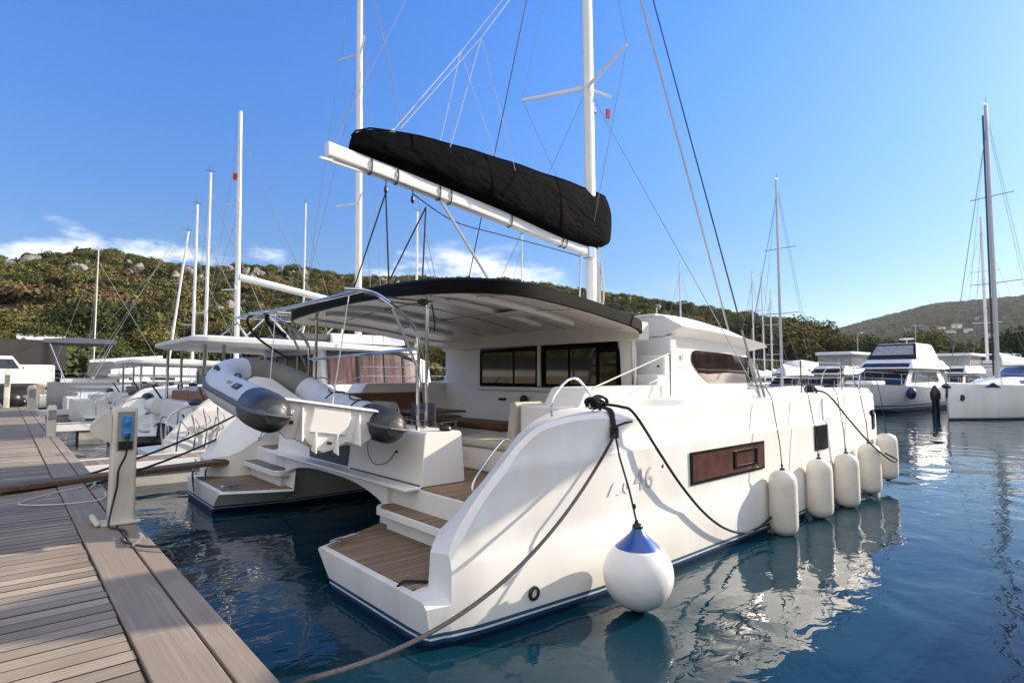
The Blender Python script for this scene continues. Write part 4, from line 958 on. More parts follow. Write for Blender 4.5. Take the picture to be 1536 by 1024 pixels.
# ================================================================== OTHER BOATS
def shift(m, dx=0., dy=0., dz=0.): m.v = [(a+dx, b+dy, c+dz) for a, b, c in m.v]; return m
def gen_cat(name, label, loc, rz=0., mast_h=20., curtains=True, fly=True, boom=True, roofz=3.45, mx=7.4, rake=0., boomcover=None, group='neighbouring catamarans'):
    t = thing(name, label, 'catamaran', loc, group, rz)
    for mir in (False, True):
        shift(hull_mb(mir), -2.7, -CY).build('hull', HULLC, t, smooth=26, local=True)
    m = MB(); m.prism(arch(-1.8, 1.8, .9), 'x', 1.0, 10.3); m.prism([(-1.7,.9),(1.7,.9),(1.7,1.95),(-1.7,1.95)], 'x', 5.0, 10.3); m.box((1.05,-2.3,.9),(1.6,2.3,1.55)); m.box((2.2,-3.3,1.8),(12,-1.5,1.96)); m.box((2.2,1.5,1.8),(12,3.3,1.96)); m.build('bridgedeck', GELG, t, bevel=.02, local=True)
    m = MB()
    for s in (-1, 1): m.box((.85, s*3.35-.75, .45), (1.1, s*3.35+.75, .72)); m.box((1.1, s*3.35-.75, .72), (1.4, s*3.35+.75, 1.0))
    m.build('step', GELG, t, bevel=.02, local=True)
    m = MB(); m.loft([[(x, y, z) for y, z in ((-2.9+i,1.9),(-2.75+i,2.5),(-2.6+i,h),(2.6-i,h),(2.75-i,2.5),(2.9-i,1.9))] for x, i, h in ((4.8,0,roofz-.18),(6.5,.05,roofz-.16),(8.2,.25,roofz-.25),(9.3,.7,roofz-.6))]); cb_ = m.build('coachroof', GELG, t, smooth=28, local=True)
    wm = CURT if curtains else GLASS
    for s in (-1, 1):
        m = MB(); n = 14; r0 = []; r1 = []
        for i in range(n+1):
            x = lerp(5.0, 8.6, i/n); ii = interp([(4.8,0),(6.5,.05),(8.2,.25),(9.3,.7)], x); w_ = .015*math.sin(i*2.1)
            r0.append((x, s*(2.90-ii+w_), 2.08)); r1.append((x, s*(2.76-ii+w_), roofz-.30-.35*sstep(7.4,8.8,x)))
        m.loft([r0, r1], cap=False, closed=False); m.build('side_window', wm, cb_, smooth=60, local=True)
        if curtains:
            m = MB()
            for k in (0, 4, 8, 11, 14):
                a, b = Vector(r0[k])+Vector((0,s*.012,0)), Vector(r1[k])+Vector((0,s*.012,0)); m.tube([a, b], .055, 5, sx=.4)
            m.tube([Vector(p)+Vector((0,s*.012,0)) for p in r1], .06, 5); m.build('window_frame', BLKP, cb_, local=True)
    m = MB(); m.box((4.76,-2.3,1.2),(4.795,2.3,roofz-.42)); wd = m.build('salon_door', GLASSK, cb_, local=True)
    m = MB()
    for y in (-2.3,-.9,.2,1.2,2.25): m.box((4.73, y, 1.2), (4.758, y+.08, roofz-.42))
    m.build('door_frame', GELG, wd, local=True)
    # hardtop
    def zz(x, y): return roofz + .10*(1-(y/3.2)**2) - .03*max(0, x-3)
    pl = rounded([(1.1,-2.9),(5.2,-3.1),(8.6,-2.5),(8.6,2.5),(5.2,3.1),(1.1,2.9)], .45, 4)
    m = MB(); m.loft([[(4.8+(x-4.8)*k, y*k, zz(x,y)+dz) for x, y in pl] for k, dz in ((.93,-.24),(1,-.17),(1.0,-.06),(.95,0),(.5,.04),(.2,.05))]); rf_ = m.build('hardtop', GELG, t, smooth=40, local=True)
    for s in (-1, 1):
        for x, y in ((1.5, 2.45), (1.95, 2.6)):
            m = MB(); m.tube([(x, s*y, 1.5 if x < 1.9 else .95), (x+.0, s*y, zz(x, y)-.15)], .045, 8); m.build('support_pole', SS, t, local=True)
    if fly:
        m = MB()
        for x in (3.2, 5.6):
            m.tube(spline([(x+.9*(1 if x<4 else .2),-1.9,roofz+.05),(x+.35,-1.7,roofz+.75),(x+.2,-1.3,roofz+.95),(x+.2,1.3,roofz+.95),(x+.35,1.7,roofz+.75),(x+.9*(1 if x<4 else .2),1.9,roofz+.05)],5), .035, 8)
            m.tube([(x+.3,-1.6,roofz+.8),(x-.5,-1.95,roofz+.04)], .03, 7); m.tube([(x+.3,1.6,roofz+.8),(x-.5,1.95,roofz+.04)], .03, 7)
        for y in (-1.5,-.5,.5,1.5): m.tube([(3.4,y,roofz+.95),(5.8,y,roofz+.95)], .025, 6)
        m.build('flybridge_frame', SS, t, local=True)
        m = MB(); m.box((4.2,-2.0,roofz+.02),(7.0,2.0,roofz+.28)); m.build('flybridge_coaming', GREYC, rf_, bevel=.08, local=True)
        m = MB(); m.loft([[(x, y, z) for y, z in ((-2.2,roofz-.02),(-2.0,roofz+.32),(2.0,roofz+.32),(2.2,roofz-.02))] for x in (5.4,8.2)]); m.build('flybridge_deck', GELG, rf_, bevel=.06, local=True)
    m = MB(); m.tube([(mx+rake*(z-3)-.012*(z-3), 0, z) for z in (3.2, 8, mast_h*.75, mast_h)], [.13,.13,.12,.09], 12); mo_ = m.build('mast', ALU, t, local=True)
    m = MB()
    for z in (mast_h*.42, mast_h*.7):
        for s in (-1,1): m.tube([(mx-.1,0,z),(mx-.5,s*1.1,z+.05)], .035, 6)
    m.build('spreader', ALU, mo_, local=True)
    m = MB(); top = (mx-.012*(mast_h-3), 0, mast_h*.93)
    for s in (-1,1):
        m.tube([(mx-1., s*4., 2.0), top], .010, 5); m.tube([(mx-1.4, s*4., 2.0), (mx-.1, 0, mast_h*.68)], .010, 5)
    m.tube([(12.2, 0, 2.0), top], .018, 6); m.build('rigging', WIRE, t, local=True)
    if boom:
        m = MB(); a_, b_ = Vector((mx-.15,0,5.0)), Vector((3.05,0,5.65)); m.tube([a_, b_], .12, 10); bo_ = m.build('boom', ALU, t, local=True)
        if boomcover:
            m = MB(); m.loft([[(lerp(a_.x,b_.x,q), u*.22, lerp(a_.z,b_.z,q)+.08+v*lerp(.8,.35,q)) for u, v in ((-1,0),(-1,.4),(-.5,.8),(0,1),(.5,.8),(1,.4),(1,0))] for q in (.02,.3,.6,.95)]); m.build('sail_cover', boomcover, bo_, local=True, smooth=60)
    # portlights, cockpit furniture, stern gear
    for s in (-1, 1):
        m = MB()
        for x0, x1 in ((3.9,5.6),(7.6,8.3),(10.2,10.8)):
            for q in (s*4.38, s*1.36):
                pass
            m.loft([[(x, s*(4.415+e), z) for x, z in ((x0,1.0),(x1,1.0),(x1,1.32),(x0,1.32))] for e in (-.06,.012)])
        m.build('hull_window', GLASS, t, local=True, smooth=0)
        m = MB(); m.ell((1.1, s*3.4, 1.62), (.18,.42,.12), 10, 6); m.ell((2.0, s*2.9, 1.95), (.10,.10,.12), 10, 6); m.ell((2.5, s*3.3, 2.0), (.16,.10,.07), 10, 6); m.build('winch', BLKP, t, local=True)
        m = MB(); m.tube(spline([(.35,s*3.9,.45),(.35,s*3.9,1.2),(.7,s*3.9,1.5),(1.4,s*3.9,1.55),(1.4,s*3.9,1.2)]), .022, 7); m.tube(spline([(.5,s*2.6,.45),(.45,s*2.6,1.15),(.45,s*3.4,1.2),(.5,s*3.4,.45)]), .02, 7); m.build('stern_rail', SS, t, local=True)
    m = MB(); m.box((1.65,-2.2,1.0),(2.3,2.2,1.42)); m.box((1.6,-2.2,1.42),(1.75,2.2,1.85)); m.build('cockpit_cushion', BROWN, t, bevel=.05, local=True)
    m = MB(); m.tube(spline([(1.2,-3.3,2.0),(1.5,-2.9,1.3),(1.0,-3.1,1.0),(.8,-3.4,1.3)]), .03, 6); m.tube(spline([(1.2,3.3,2.0),(1.5,2.9,1.3),(1.0,3.1,1.0)]), .03, 6); m.build('hanging_line', ROPEB, t, local=True)
    m = MB(); m.lathe([(.02,-.5),(.24,-.48),(.26,-.4),(.26,.4),(.24,.48),(.02,.5)], (1.0, 1.4, 1.35), 14, Matrix.Rotation(rad(90),4,'X')); m.build('liferaft_canister', GELG, t, local=True)
    m = MB()
    for s in (-1,1):
        pts_ = [(x, s*y, 1.98) for x, y in ((5.5,4.05),(7.5,4.0),(9.5,4.0),(11.5,3.9))]
        for p in pts_: m.tube([p, (p[0],p[1],2.62)], .014, 6)
        for h in (.33,.62): m.tube([(p[0],p[1],2.0+h) for p in pts_], .008, 5)
    m.build('guard_rail', SS, t, local=True)
    return t
nA = gen_cat('catamaran', 'white catamaran with a flybridge frame and brown curtained windows next to the near catamaran', (2.75, 20.4, 0), 0, 21.5, True, True, True, 3.45, 7.4)
nB = gen_cat('catamaran', 'white catamaran beyond the flybridge one, its stern seen across the pontoon', (2.9, 31.4, 0), 0, 16.2, False, False, False, 3.05, 6.0)
m = MB(); m.loft([[(5.95+.0*k-.5*k, .02*math.sin(k*5), z) for z in (12.5,12.85)] for k in (0,.3,.6,.8)], cap=False, closed=False); m.build('pennant', REDC, nB, local=True)
nC = gen_cat('catamaran', 'far white catamaran under a long awning behind the white sailboat on the right', (76, 10.2, 0), rad(176), 17.5, False, True, False, 3.5, 7.2)
# rails, nets and clutter on the stern of the curtained catamaran
m = MB()
rr = random.Random(9)
for k in range(11):
    p = Vector((3.2+rr.uniform(0,.9), 16.2+rr.uniform(-.4,1.2), .5)); q = p + Vector((rr.uniform(-.2,.2), rr.uniform(-.3,.3), rr.uniform(.7,1.3))); m.tube([p, p.lerp(q,.5)+Vector((rr.uniform(-.1,.1),rr.uniform(-.1,.1),0)), q], .02, 6)
    m.tube(spline([q, q+Vector((.2,.1,-.3)), q+Vector((.1,.4,-.5)), p+Vector((.1,.5,.2))]), .012, 5)
m2 = m.build('boarding_ladder', SS, nA)
m = MB(); m.box((4.0, 17.2, .75), (5.2, 18.6, 1.6)); m.build('stern_locker', GELG, nA, bevel=.05)

def gen_mono(label, loc, rz=0., L_=12., mast_h=15., fb=1.15, hull=None, cover=None, mast_r=.09, rake=0., mastx=.52, sprayhood=None, name='sailboat', group='sailing boats moored around the marina', mastmat=None, spread=True, dark=False, boomm=True):
    hull = hull or HULLC
    t = thing(name, label, 'sailboat', loc, group, rz)
    B = L_*.16
    rings = []
    for s in (0,.03,.15,.35,.55,.75,.88,.96,1.):
        x = s*L_; bw = B*interp([(0,.80),(.15,.92),(.35,1),(.55,.98),(.75,.72),(.88,.40),(.96,.14),(1,.015)], s)
        f_ = fb*(1+.18*max(0,s-.4)) + .0; xr = -.02*L_*s
        rings.append([(x, bw, f_),(x-.01, bw*1.0, f_*.6),(x+xr*.3, bw*.93, .12),(x+xr*.6, bw*.82, -.1),(x+xr, 0, -.35),(x+xr*.6,-bw*.82,-.1),(x+xr*.3,-bw*.93,.12),(x-.01,-bw,f_*.6),(x,-bw,f_),(x,-bw*.9,f_+.03),(x,0,f_+.07),(x,bw*.9,f_+.03)])
    m = MB(); m.loft(rings); ho = m.build('hull', hull, t, smooth=35, local=True)
    m = MB(); m.loft([[(L_*s, y*B, z) for y, z in ((-.62*k,fb),(-.52*k,fb+h),(0,fb+h+.06),(.52*k,fb+h),(.62*k,fb))] for s, k, h in ((.30,1,.48),(.42,1,.50),(.58,.85,.42),(.70,.55,.22),(.76,.3,.08))]); cb_ = m.build('cabin_top', GEL, t, smooth=40, local=True)
    for sg in (-1, 1):
        m = MB(); m.loft([[(L_*s, sg*(lerp(.62,.52,q)*B*k+.008), fb+h*q) for s, k, h in ((.34,1,.48),(.46,.97,.49),(.56,.87,.44))] for q in (.35,.8)], cap=False, closed=False); m.build('cabin_window', GLASS, cb_, smooth=0, local=True)
    m = MB(); m.box((.05*L_,-.5*B,fb-.02),(.29*L_,-.32*B,fb+.28)); m.box((.05*L_,.32*B,fb-.02),(.29*L_,.5*B,fb+.28)); m.build('cockpit_coaming', GELG, t, bevel=.03, local=True)
    xm = mastx*L_
    m = MB(); m.tube([(xm+rake*(z-1.5), 0, z) for z in (fb+.4, mast_h*.5, mast_h)], [mast_r, mast_r, mast_r*.75], 10, sx=1.); mo_ = m.build('mast', mastmat or ALU, t, local=True)
    m = MB(); topx = xm+rake*(mast_h-1.5)
    m.tube([(topx-.05,0,mast_h),(topx-.05,0,mast_h+.5)], .012, 5); m.tube([(topx-.3,0,mast_h+.12),(topx+.25,0,mast_h+.12)], .015, 5); m.build('masthead_fitting', WIREK, mo_, local=True)
    if spread:
        m = MB()
        for k in (.42,.70):
            z = mast_h*k; xx = xm+rake*(z-1.5)
            m.tube([(xx-.25,-B*.62*(1.2-k*.5),z+.06),(xx,0,z),(xx-.25,B*.62*(1.2-k*.5),z+.06)], .03, 6)
        m.build('spreader', mastmat or ALU, mo_, local=True)
    m = MB(); tp = (topx, 0, mast_h*.985)
    m.tube([(L_*.985,0,fb*1.15), (topx, 0, mast_h*.93)], .020, 6); m.tube([(.02*L_,0,fb), tp], .010, 5)
    for sg in (-1, 1):
        z1 = mast_h*.42; x1 = xm+rake*(z1-1.5)
        m.tube([(xm-.2,sg*B*.93,fb),(x1-.25,sg*B*.61,z1+.06),(topx,0,mast_h*.96)], .009, 5); m.tube([(xm-.1,sg*B*.9,fb),(x1,0,z1)], .009, 5)
    m.build('rigging', WIRE, t, local=True)
    if boomm:
        m = MB(); m.tube([(xm-.12,0,fb+1.15),(xm-L_*.36,0,fb+1.25)], .075, 8); bo_ = m.build('boom', mastmat or ALU, t, local=True)
        m = MB(); m.loft([[(lerp(xm-.2,xm-L_*.35,q), u*.17, fb+1.22+.07*q+v*lerp(.75,.3,q)) for u, v in ((-1,0),(-1,.4),(-.5,.8),(0,1),(.5,.8),(1,.4),(1,0))] for q in (0,.15,.5,1)]); m.build('sail_cover', cover or WHITEC, bo_, smooth=60, local=True)
    if sprayhood:
        m = MB(); m.loft([[(x, y*B*.62, fb+.40+h*z) for y, z in ((-1,0),(-.95,.6),(-.6,.95),(0,1.05),(.6,.95),(.95,.6),(1,0))] for x, h in ((.16*L_,.95),(.27*L_,1.05),(.36*L_,.15))], cap=False, closed=False); m.build('sprayhood', sprayhood, t, smooth=50, local=True)
    m = MB()
    for sg in (-1, 1):
        q = [(L_*s, sg*B*k*.9, fb*(1+.18*max(0,s-.4))) for s, k in ((.02,.8),(.2,.94),(.4,1),(.6,.95),(.78,.68),(.9,.36))]
        for p in q: m.tube([p, (p[0],p[1],p[2]+.62)], .014, 5)
        for h in (.32,.62): m.tube([(p[0],p[1],p[2]+h) for p in q] + [(L_*.99,0,fb*1.12+h)], .010, 5)
    m.build('guard_rail', SS, t, local=True)
    return t
gen_mono('white sailboat second from the left among the plain masts left of the flybridge', (2.6,40.4,0), 0, 12, 13.3)
gen_mono('white sailboat with a tall plain white mast, moored between two others on the left', (2.6,36.3,0), 0, 11.5, 14.2)
gb_ = gen_mono('grey hulled sailboat under a black bimini near the dark fence', (2.2,49.3,0), rad(-3), 13, 13.4, 1.9, hull_mat('grey_hull_paint',(.22,.23,.25),.12), rake=.10, sprayhood=GREYC)
m = MB(); m.loft([[(x, y*2.0, 4.55+h*z) for y, z in ((-1,-.1),(-.7,.75),(0,1),(.7,.75),(1,-.1),(.98,-.16),(0,.9),(-.98,-.16))] for x, h in ((-.3,.3),(1.5,.45),(3.6,.35))]); bi_ = m.build('bimini', GREYC, gb_, local=True, smooth=50)
m = MB()
for x in (0, 3.4):
    for y in (-1.9, 1.9): m.tube([(1.6+(x-1.6)*.4, y*.95, 1.9), (x, y, 4.55)], .03, 6)
m.build('bimini_pole', SS, bi_, local=True)
gen_mono('slim sailboat with a very thin white mast in front of the dark fence', (2.0,54.6,0), 0, 9, 12.2, .95, mast_r=.05, mastx=.35, spread=False, boomm=False)
gen_mono('distant sailboat whose bare mast stands right of the tall left mast', (16,56,0), rad(10), 13, 20.0, mastx=.5)
tent = gen_mono('white sailboat with a big white cockpit tent and a red bag beside it', (16,33,0), rad(15), 11, 14., 1.25, sprayhood=WHITEC)
m = MB(); m.loft([[(x, y, z) for y, z in ((-1.5,1.2),(-1.45,2.6),(-.9,3.1),(.9,3.1),(1.45,2.6),(1.5,1.2))] for x in (.3,1.2,2.8)]); ct = m.build('cockpit_tent', WHITEC, tent, smooth=30, local=True)
m = MB(); m.box((.7,-1.56,1.75),(2.6,-1.5,2.5)); m.box((.27,-1.2,1.75),(.296,1.2,2.5)); m.build('vinyl_window', CLEAR, ct, local=True)
m = MB(); m.loft([[(-.3+.28*k*math.cos(q), 1.7+.28*k*math.sin(q), z) for q in (2*math.pi*i/12 for i in range(12))] for z, k in ((1.1,.3),(1.6,.6),(2.3,1),(3.2,1.1),(3.3,.9))]); m.build('red_bag', REDC, tent, local=True, smooth=60)
# across the harbour
for lb, px, dd, mh, L_, kw in (
    ('distant sailboat whose mast rises just above the hill behind the boom cover', 783, 66, 18.8, 12, {}),
    ('sailboat behind the coachroof with an orange flag at its mast', 986, 62, 9.8, 9, dict(spread=False)),
    ('distant sailboat with a pair of close pale masthead lines above the roof visor', 1022, 64, 15.0, 12, {}),
    ('sailboat at the left of a tight cluster of masts beside the dark hill', 1131, 62, 13.5, 11, {}),
    ('middle sailboat of the tight cluster of masts, slightly tilted', 1147, 66, 14.2, 11, dict(rake=.03)),
    ('sailboat at the right of the tight mast cluster, closest to the tall grey mast', 1158, 58, 10.8, 10, {}),
    ('sailboat with the tall grey mast and wide spreaders behind the bow of the catamaran', 1172, 37, 15.2, 12, dict(mastmat=ALUG))):
    tt = (px-768)/860
    x = dd*(math.cos(A)+tt*math.sin(A)); y = dd*(math.sin(A)-tt*math.cos(A))
    o = gen_mono(lb, (x+L_*.52, y, 0), rad(180), L_, mh, **kw)
    if 'orange' in lb:
        m = MB(); m.loft([[(L_*.52+.1+k*.5, .02*math.sin(k*4+z), z) for z in (7.2,7.7,8.2,8.6)] for k in (0,.4,.8,1.2,1.6)], cap=False, closed=False); m.build('flag', ORNG, o, local=True, smooth=60)
# cones and cloth on the first mast
for z, n_ in ((8.8,'signal_cone'),(6.9,'signal_cone')):
    pass
# white sailboat on the right, bow towards us
bd = Vector((-math.sin(A)*math.cos(rad(28))-math.cos(A)*math.sin(rad(28)), math.cos(A)*math.cos(rad(28))-math.sin(A)*math.sin(rad(28)), 0))
rzz = math.atan2(bd.y, bd.x); Ls = 13.
bow = Vector((37.9, 7.65, 0)); st_ = bow - bd*Ls
rs = gen_mono('white sailboat with a tall grey mast at the far right, blue emblem on its bow', tuple(st_), rzz, Ls, 18.6, 1.75, HULLC, WHITEC, .12, -.012, .56, mastmat=ALUG, sprayhood=BLUEC)
m = MB(); m.tube([(.56*Ls+.5,0,2.4),(.56*Ls+.2,0,17.9)], .05, 7); m.build('inner_stay', WIREK, rs, local=True)
for sg in (-1, 1):
    m = MB(); m.loft([[(Ls*.955-a, sg*(interp([(.75,.72),(.88,.40),(.96,.14)], (Ls*.955-a)/Ls)*Ls*.16+.02), z) for a, z in ((.0,1.05),(.14,1.0),(.24,1.15),(.18,1.34),(.04,1.34))] for k in (0,)] + [[(Ls*.955-a, sg*(interp([(.75,.72),(.88,.40),(.96,.14)], (Ls*.955-a)/Ls)*Ls*.16-.05), z) for a, z in ((.0,1.05),(.14,1.0),(.24,1.15),(.18,1.34),(.04,1.34))]]); m.build('bow_emblem', NAVY, rs, local=True)
    m = MB(); m.loft([[(Ls*.86-a, sg*(interp([(.75,.72),(.88,.40),(.96,.14)], (Ls*.86-a)/Ls)*Ls*.16+e), z) for a, z in ((.0,1.75),(.9,1.72),(.5,1.98))] for e in (.03,-.05)]); m.build('pennant_mark', NAVY, rs, local=True)
m = MB(); m.ell((Ls+.02,0,1.8), (.35,.2,.14), 10, 6); m.tube([(Ls,0,1.7),(Ls+.05,.02,1.2)], .05, 6); m.build('anchor', BLKP, rs, local=True)

# motor yacht
def gen_motor(label, loc, rz, L_=14., sc_=1., fly=True, name='motor_yacht', enclosure=True, hood=False, group='motor boats across the harbour'):
    t = thing(name, label, 'motor yacht', loc, group, rz); B = L_*.16
    rings = []
    for s in (0,.2,.45,.65,.8,.9,.97,1.):
        bw = B*interp([(0,.95),(.2,1),(.45,1),(.65,.92),(.8,.70),(.9,.45),(.97,.18),(1,.02)], s); f_ = L_*.105*(1+.35*max(0,s-.3)); x = s*L_
        xr = -.12*L_*max(0,s-.6)/.4
        rings.append([(x,bw,f_),(x+xr*.25,bw*.9,f_*.6),(x+xr*.7,bw*.7,.15),(x+xr,bw*.55,-.2),(x+xr,0,-.4),(x+xr,-bw*.55,-.2),(x+xr*.7,-bw*.7,.15),(x+xr*.25,-bw*.9,f_*.6),(x,-bw,f_),(x,0,f_+.05)])
    m = MB(); m.loft(rings); m.build('hull', hull_mat('motor_hull_paint',(.74,.75,.77),.5), t, smooth=30, local=True)
    f_ = L_*.107
    def hs(x0, x1, xf0, xf1, w0, w1, z0, z1, nm, mat, par, bev=.05):
        m = MB(); m.loft([[(x0,-w0,z0),(xf0,-w0*.86,z0),(xf0,w0*.86,z0),(x0,w0,z0)], [(x1,-w1,z1),(xf1,-w1*.84,z1),(xf1,w1*.84,z1),(x1,w1,z1)]]); return m.build(nm, mat, par, bevel=bev, local=True, smooth=30)
    c1 = hs(.10*L_,.12*L_,.66*L_,.50*L_,B*.86,B*.72,f_,f_+1.30,'deckhouse',GEL,t)
    m = MB(); m.loft([[(xa,-y0,za),(xa,y0,za),(xb,y1,zb),(xb,-y1,zb)] for xa,y0,za,xb,y1,zb in ((.655*L_+.02,B*.70,f_+.28,.53*L_+.03,B*.60,f_+1.12),(.64*L_,B*.68,f_+.28,.52*L_,B*.58,f_+1.12))]); m.build('windscreen', GLASSK, c1, local=True)
    for sg in (-1,1):
        m = MB(); m.loft([[(x0_,sg*(y+e),z) for x0_,y,z in ((.20*L_,B*.80,f_+.45),(.56*L_,B*.745,f_+.45),(.49*L_,B*.675,f_+1.1),(.20*L_,B*.735,f_+1.1))] for e in (.0,.03)]); m.build('side_window', GLASSK, c1, local=True, smooth=0)
    c2 = hs(.05*L_,.08*L_,.55*L_,.46*L_,B*.88,B*.72,f_+1.30,f_+1.95,'flybridge',GEL,t)
    m = MB(); m.loft([[(xa,-y0,za),(xa,y0,za),(xb,y1,zb),(xb,-y1,zb)] for xa,y0,za,xb,y1,zb in ((.535*L_+.02,B*.62,f_+1.42,.47*L_+.03,B*.58,f_+1.85),(.52*L_,B*.60,f_+1.42,.46*L_,B*.56,f_+1.85))]); m.build('flybridge_window', GLASSK, c2, local=True)
    if enclosure:
        e1 = hs(.12*L_,.15*L_,.44*L_,.37*L_,B*.72,B*.58,f_+1.95,f_+3.05,'canvas_enclosure',WHITEC,t)
        m = MB(); m.loft([[(xa,-y0,za),(xa,y0,za),(xb,y1,zb),(xb,-y1,zb)] for xa,y0,za,xb,y1,zb in ((.44*L_+.03,B*.66,f_+1.97,.37*L_+.05,B*.54,f_+3.07),(.42*L_,B*.6,f_+1.97,.35*L_,B*.5,f_+3.07))]); fr_ = m.build('enclosure_front', BLKP, e1, local=True)
        m = MB(); m.loft([[(xa,-y0,za),(xa,y0,za),(xb,y1,zb),(xb,-y1,zb)] for xa,y0,za,xb,y1,zb in ((.425*L_+.055,B*.56,f_+2.28,.378*L_+.075,B*.48,f_+2.95),(.41*L_,B*.5,f_+2.28,.36*L_,B*.44,f_+2.95))]); m.build('clear_panel', CLEAR, fr_, local=True)
        m = MB(); m.box((.13*L_,-B*.5,f_+3.05),(.36*L_,B*.5,f_+3.13)); m.tube([(.2*L_,0,f_+3.1),(.2*L_,0,f_+3.5)], .04, 6); m.ell((.2*L_,0,f_+3.55),(.5,.5,.07),12,6); m.tube([(.16*L_,.4,f_+3.1),(.15*L_,.4,f_+4.6)], .015, 5); m.build('radar_arch', GELG, e1, bevel=.03, local=True)
        m = MB()
        for sg in (-1,1): m.loft([[(.02*L_,sg*B*.8,f_+.3),(.12*L_,sg*B*.8,f_+.3),(.13*L_,sg*B*.72,f_+1.9),(.06*L_,sg*B*.72,f_+1.9)],[(.02*L_,sg*B*.77,f_+.3),(.12*L_,sg*B*.77,f_+.3),(.13*L_,sg*B*.69,f_+1.9),(.06*L_,sg*B*.69,f_+1.9)]])
        m.build('aft_side_screen', CLEAR, t, local=True)
    elif hood:
        m = MB(); m.loft([[(x, y*B*.7, f_+1.3+h*z) for y, z in ((-1,0),(-.95,.6),(-.6,.95),(0,1.05),(.6,.95),(.95,.6),(1,0))] for x, h in ((.08*L_,1.2),(.25*L_,1.3),(.42*L_,1.2),(.56*L_,.2))], cap=False, closed=False); m.build('canvas_hood', WHITEC, t, smooth=50, local=True)
    else:
        m = MB(); m.prism(rounded([(.0*L_,-B*.8),(.42*L_,-B*.75),(.42*L_,B*.75),(.0*L_,B*.8)], .2, 3), 'z', f_+2.8, f_+3.05); bt = m.build('canopy', WHITEC, t, local=True, bevel=.06)
        m = MB(); m.box((.03*L_,-B*.66,f_+1.95),(.39*L_,B*.66,f_+2.8)); m.build('canopy_curtain', CLEAR, bt, local=True)
        m = MB()
        for x in (.05*L_,.38*L_):
            for sg in (-1,1): m.tube([(x,sg*B*.68,f_+1.9),(x,sg*B*.68,f_+2.92)], .03, 6)
        m.build('canopy_pole', SS, bt, local=True)
    m = MB()
    for sg in (-1,1):
        q = [(L_*s, sg*B*k*.94, L_*.105*(1+.35*max(0,s-.3))) for s, k in ((.3,1),(.45,1),(.6,.94),(.72,.82),(.84,.6),(.93,.34))]
        for p in q: m.tube([p,(p[0],p[1],p[2]+.75)], .02, 5)
        for h in (.4,.75): m.tube([(p[0],p[1],p[2]+h) for p in q]+[(L_*1.0,0,L_*.131+h)], .018, 5)
    m.build('guard_rail', SS, t, local=True)
    m = MB(); m.box((.70*L_,-B*.35,L_*.115),(.86*L_,B*.35,L_*.115+.38)); m.build('sun_pad', WHITEC, t, bevel=.12, local=True)
    return t
ym = gen_motor('white flybridge motor yacht with a black framed canvas enclosure on its flybridge', (53.0, 12.3, 0), rad(178), 14.5)
m = MB(); m.ell((9.8,2.1,1.25),(.28,.28,.38),12,8); m.build('hanging_fender', NAVY, ym, local=True)
m = MB(); 
for a0 in (0,1): m.tube([(9.4+.25*math.cos(q)+.2*a0, -.9, 2.2+.25*math.sin(q)) for q in (2*math.pi*i/14 for i in range(15))], .06, 7)
m.build('coiled_hose', BLUEC, ym, local=True)
gen_motor('white motor boat with a pale canvas canopy left of the flybridge motor yacht', (52.5, 16.6, 0), rad(178), 11., enclosure=False, name='motor_boat')
gen_motor('white motor boat with a wide white canopy between the flybridge yacht and the sailboat', (66.5, 11.9, 0), rad(178), 12., enclosure=False, name='motor_boat')
gen_motor('small white motor boat behind the bow pulpit with a low rounded white hood', (53, 20.0, 0), rad(178), 10., enclosure=False, hood=True, name='motor_boat')
tag(shift(MB().lathe([(.02,-1.2),(.2,-1.15),(.20,-.2),(.26,.0),(.28,.3),(.18,.6),(.1,.75),(.02,.8)], (42.7,9.2,1.0), 14)).build('mooring_pile', BLKP, smooth=60), 'dark pile with a black cap between the motor yacht and the sailboat', 'pile')
# boats on the other side of the dock, mirrored in the salon glass
gen_mono('white sailboat moored on the far side of the dock behind the viewpoint', (-6.2, 9.5, 0), rad(180), 11, 14)
gen_mono('second white sailboat on the far side of the dock behind the viewpoint', (-6.2, 3.2, 0), rad(180), 12, 15)
# added sailboat, out of view; boom and sail pack placed to shade the near hull
nS_ = gen_mono('white sailboat added at the right outside the frame, boom set to shade the near hull', (14.2, -1.9, 0), rad(180), 11.8, 19.5, 1.7, boomm=False)
m = MB(); E_ = Vector((14.2-13.72, -(.85+1.9), 5.36)); Mm = Vector((5.95, -.05, 4.75)); m.tube([Mm, E_], .055, 10); bb = m.build('boom', ALU, nS_, local=True)
ax = (Mm-E_); hz_ = Vector((-ax.y, ax.x, 0)).normalized(); m = MB()
m.loft([[E_ + ax*q + hz_*u*.24 + Vector((0,0,.05+v*h)) for u, v in ((-1,0),(-1,.4),(-.6,.85),(0,1),(.6,.85),(1,.4),(1,0))] for q, h in ((.0,.95),(.03,1.15),(.14,1.2),(.22,1.1),(.25,.8))]); m.build('sail_cover', CANV, bb, local=True, smooth=60)
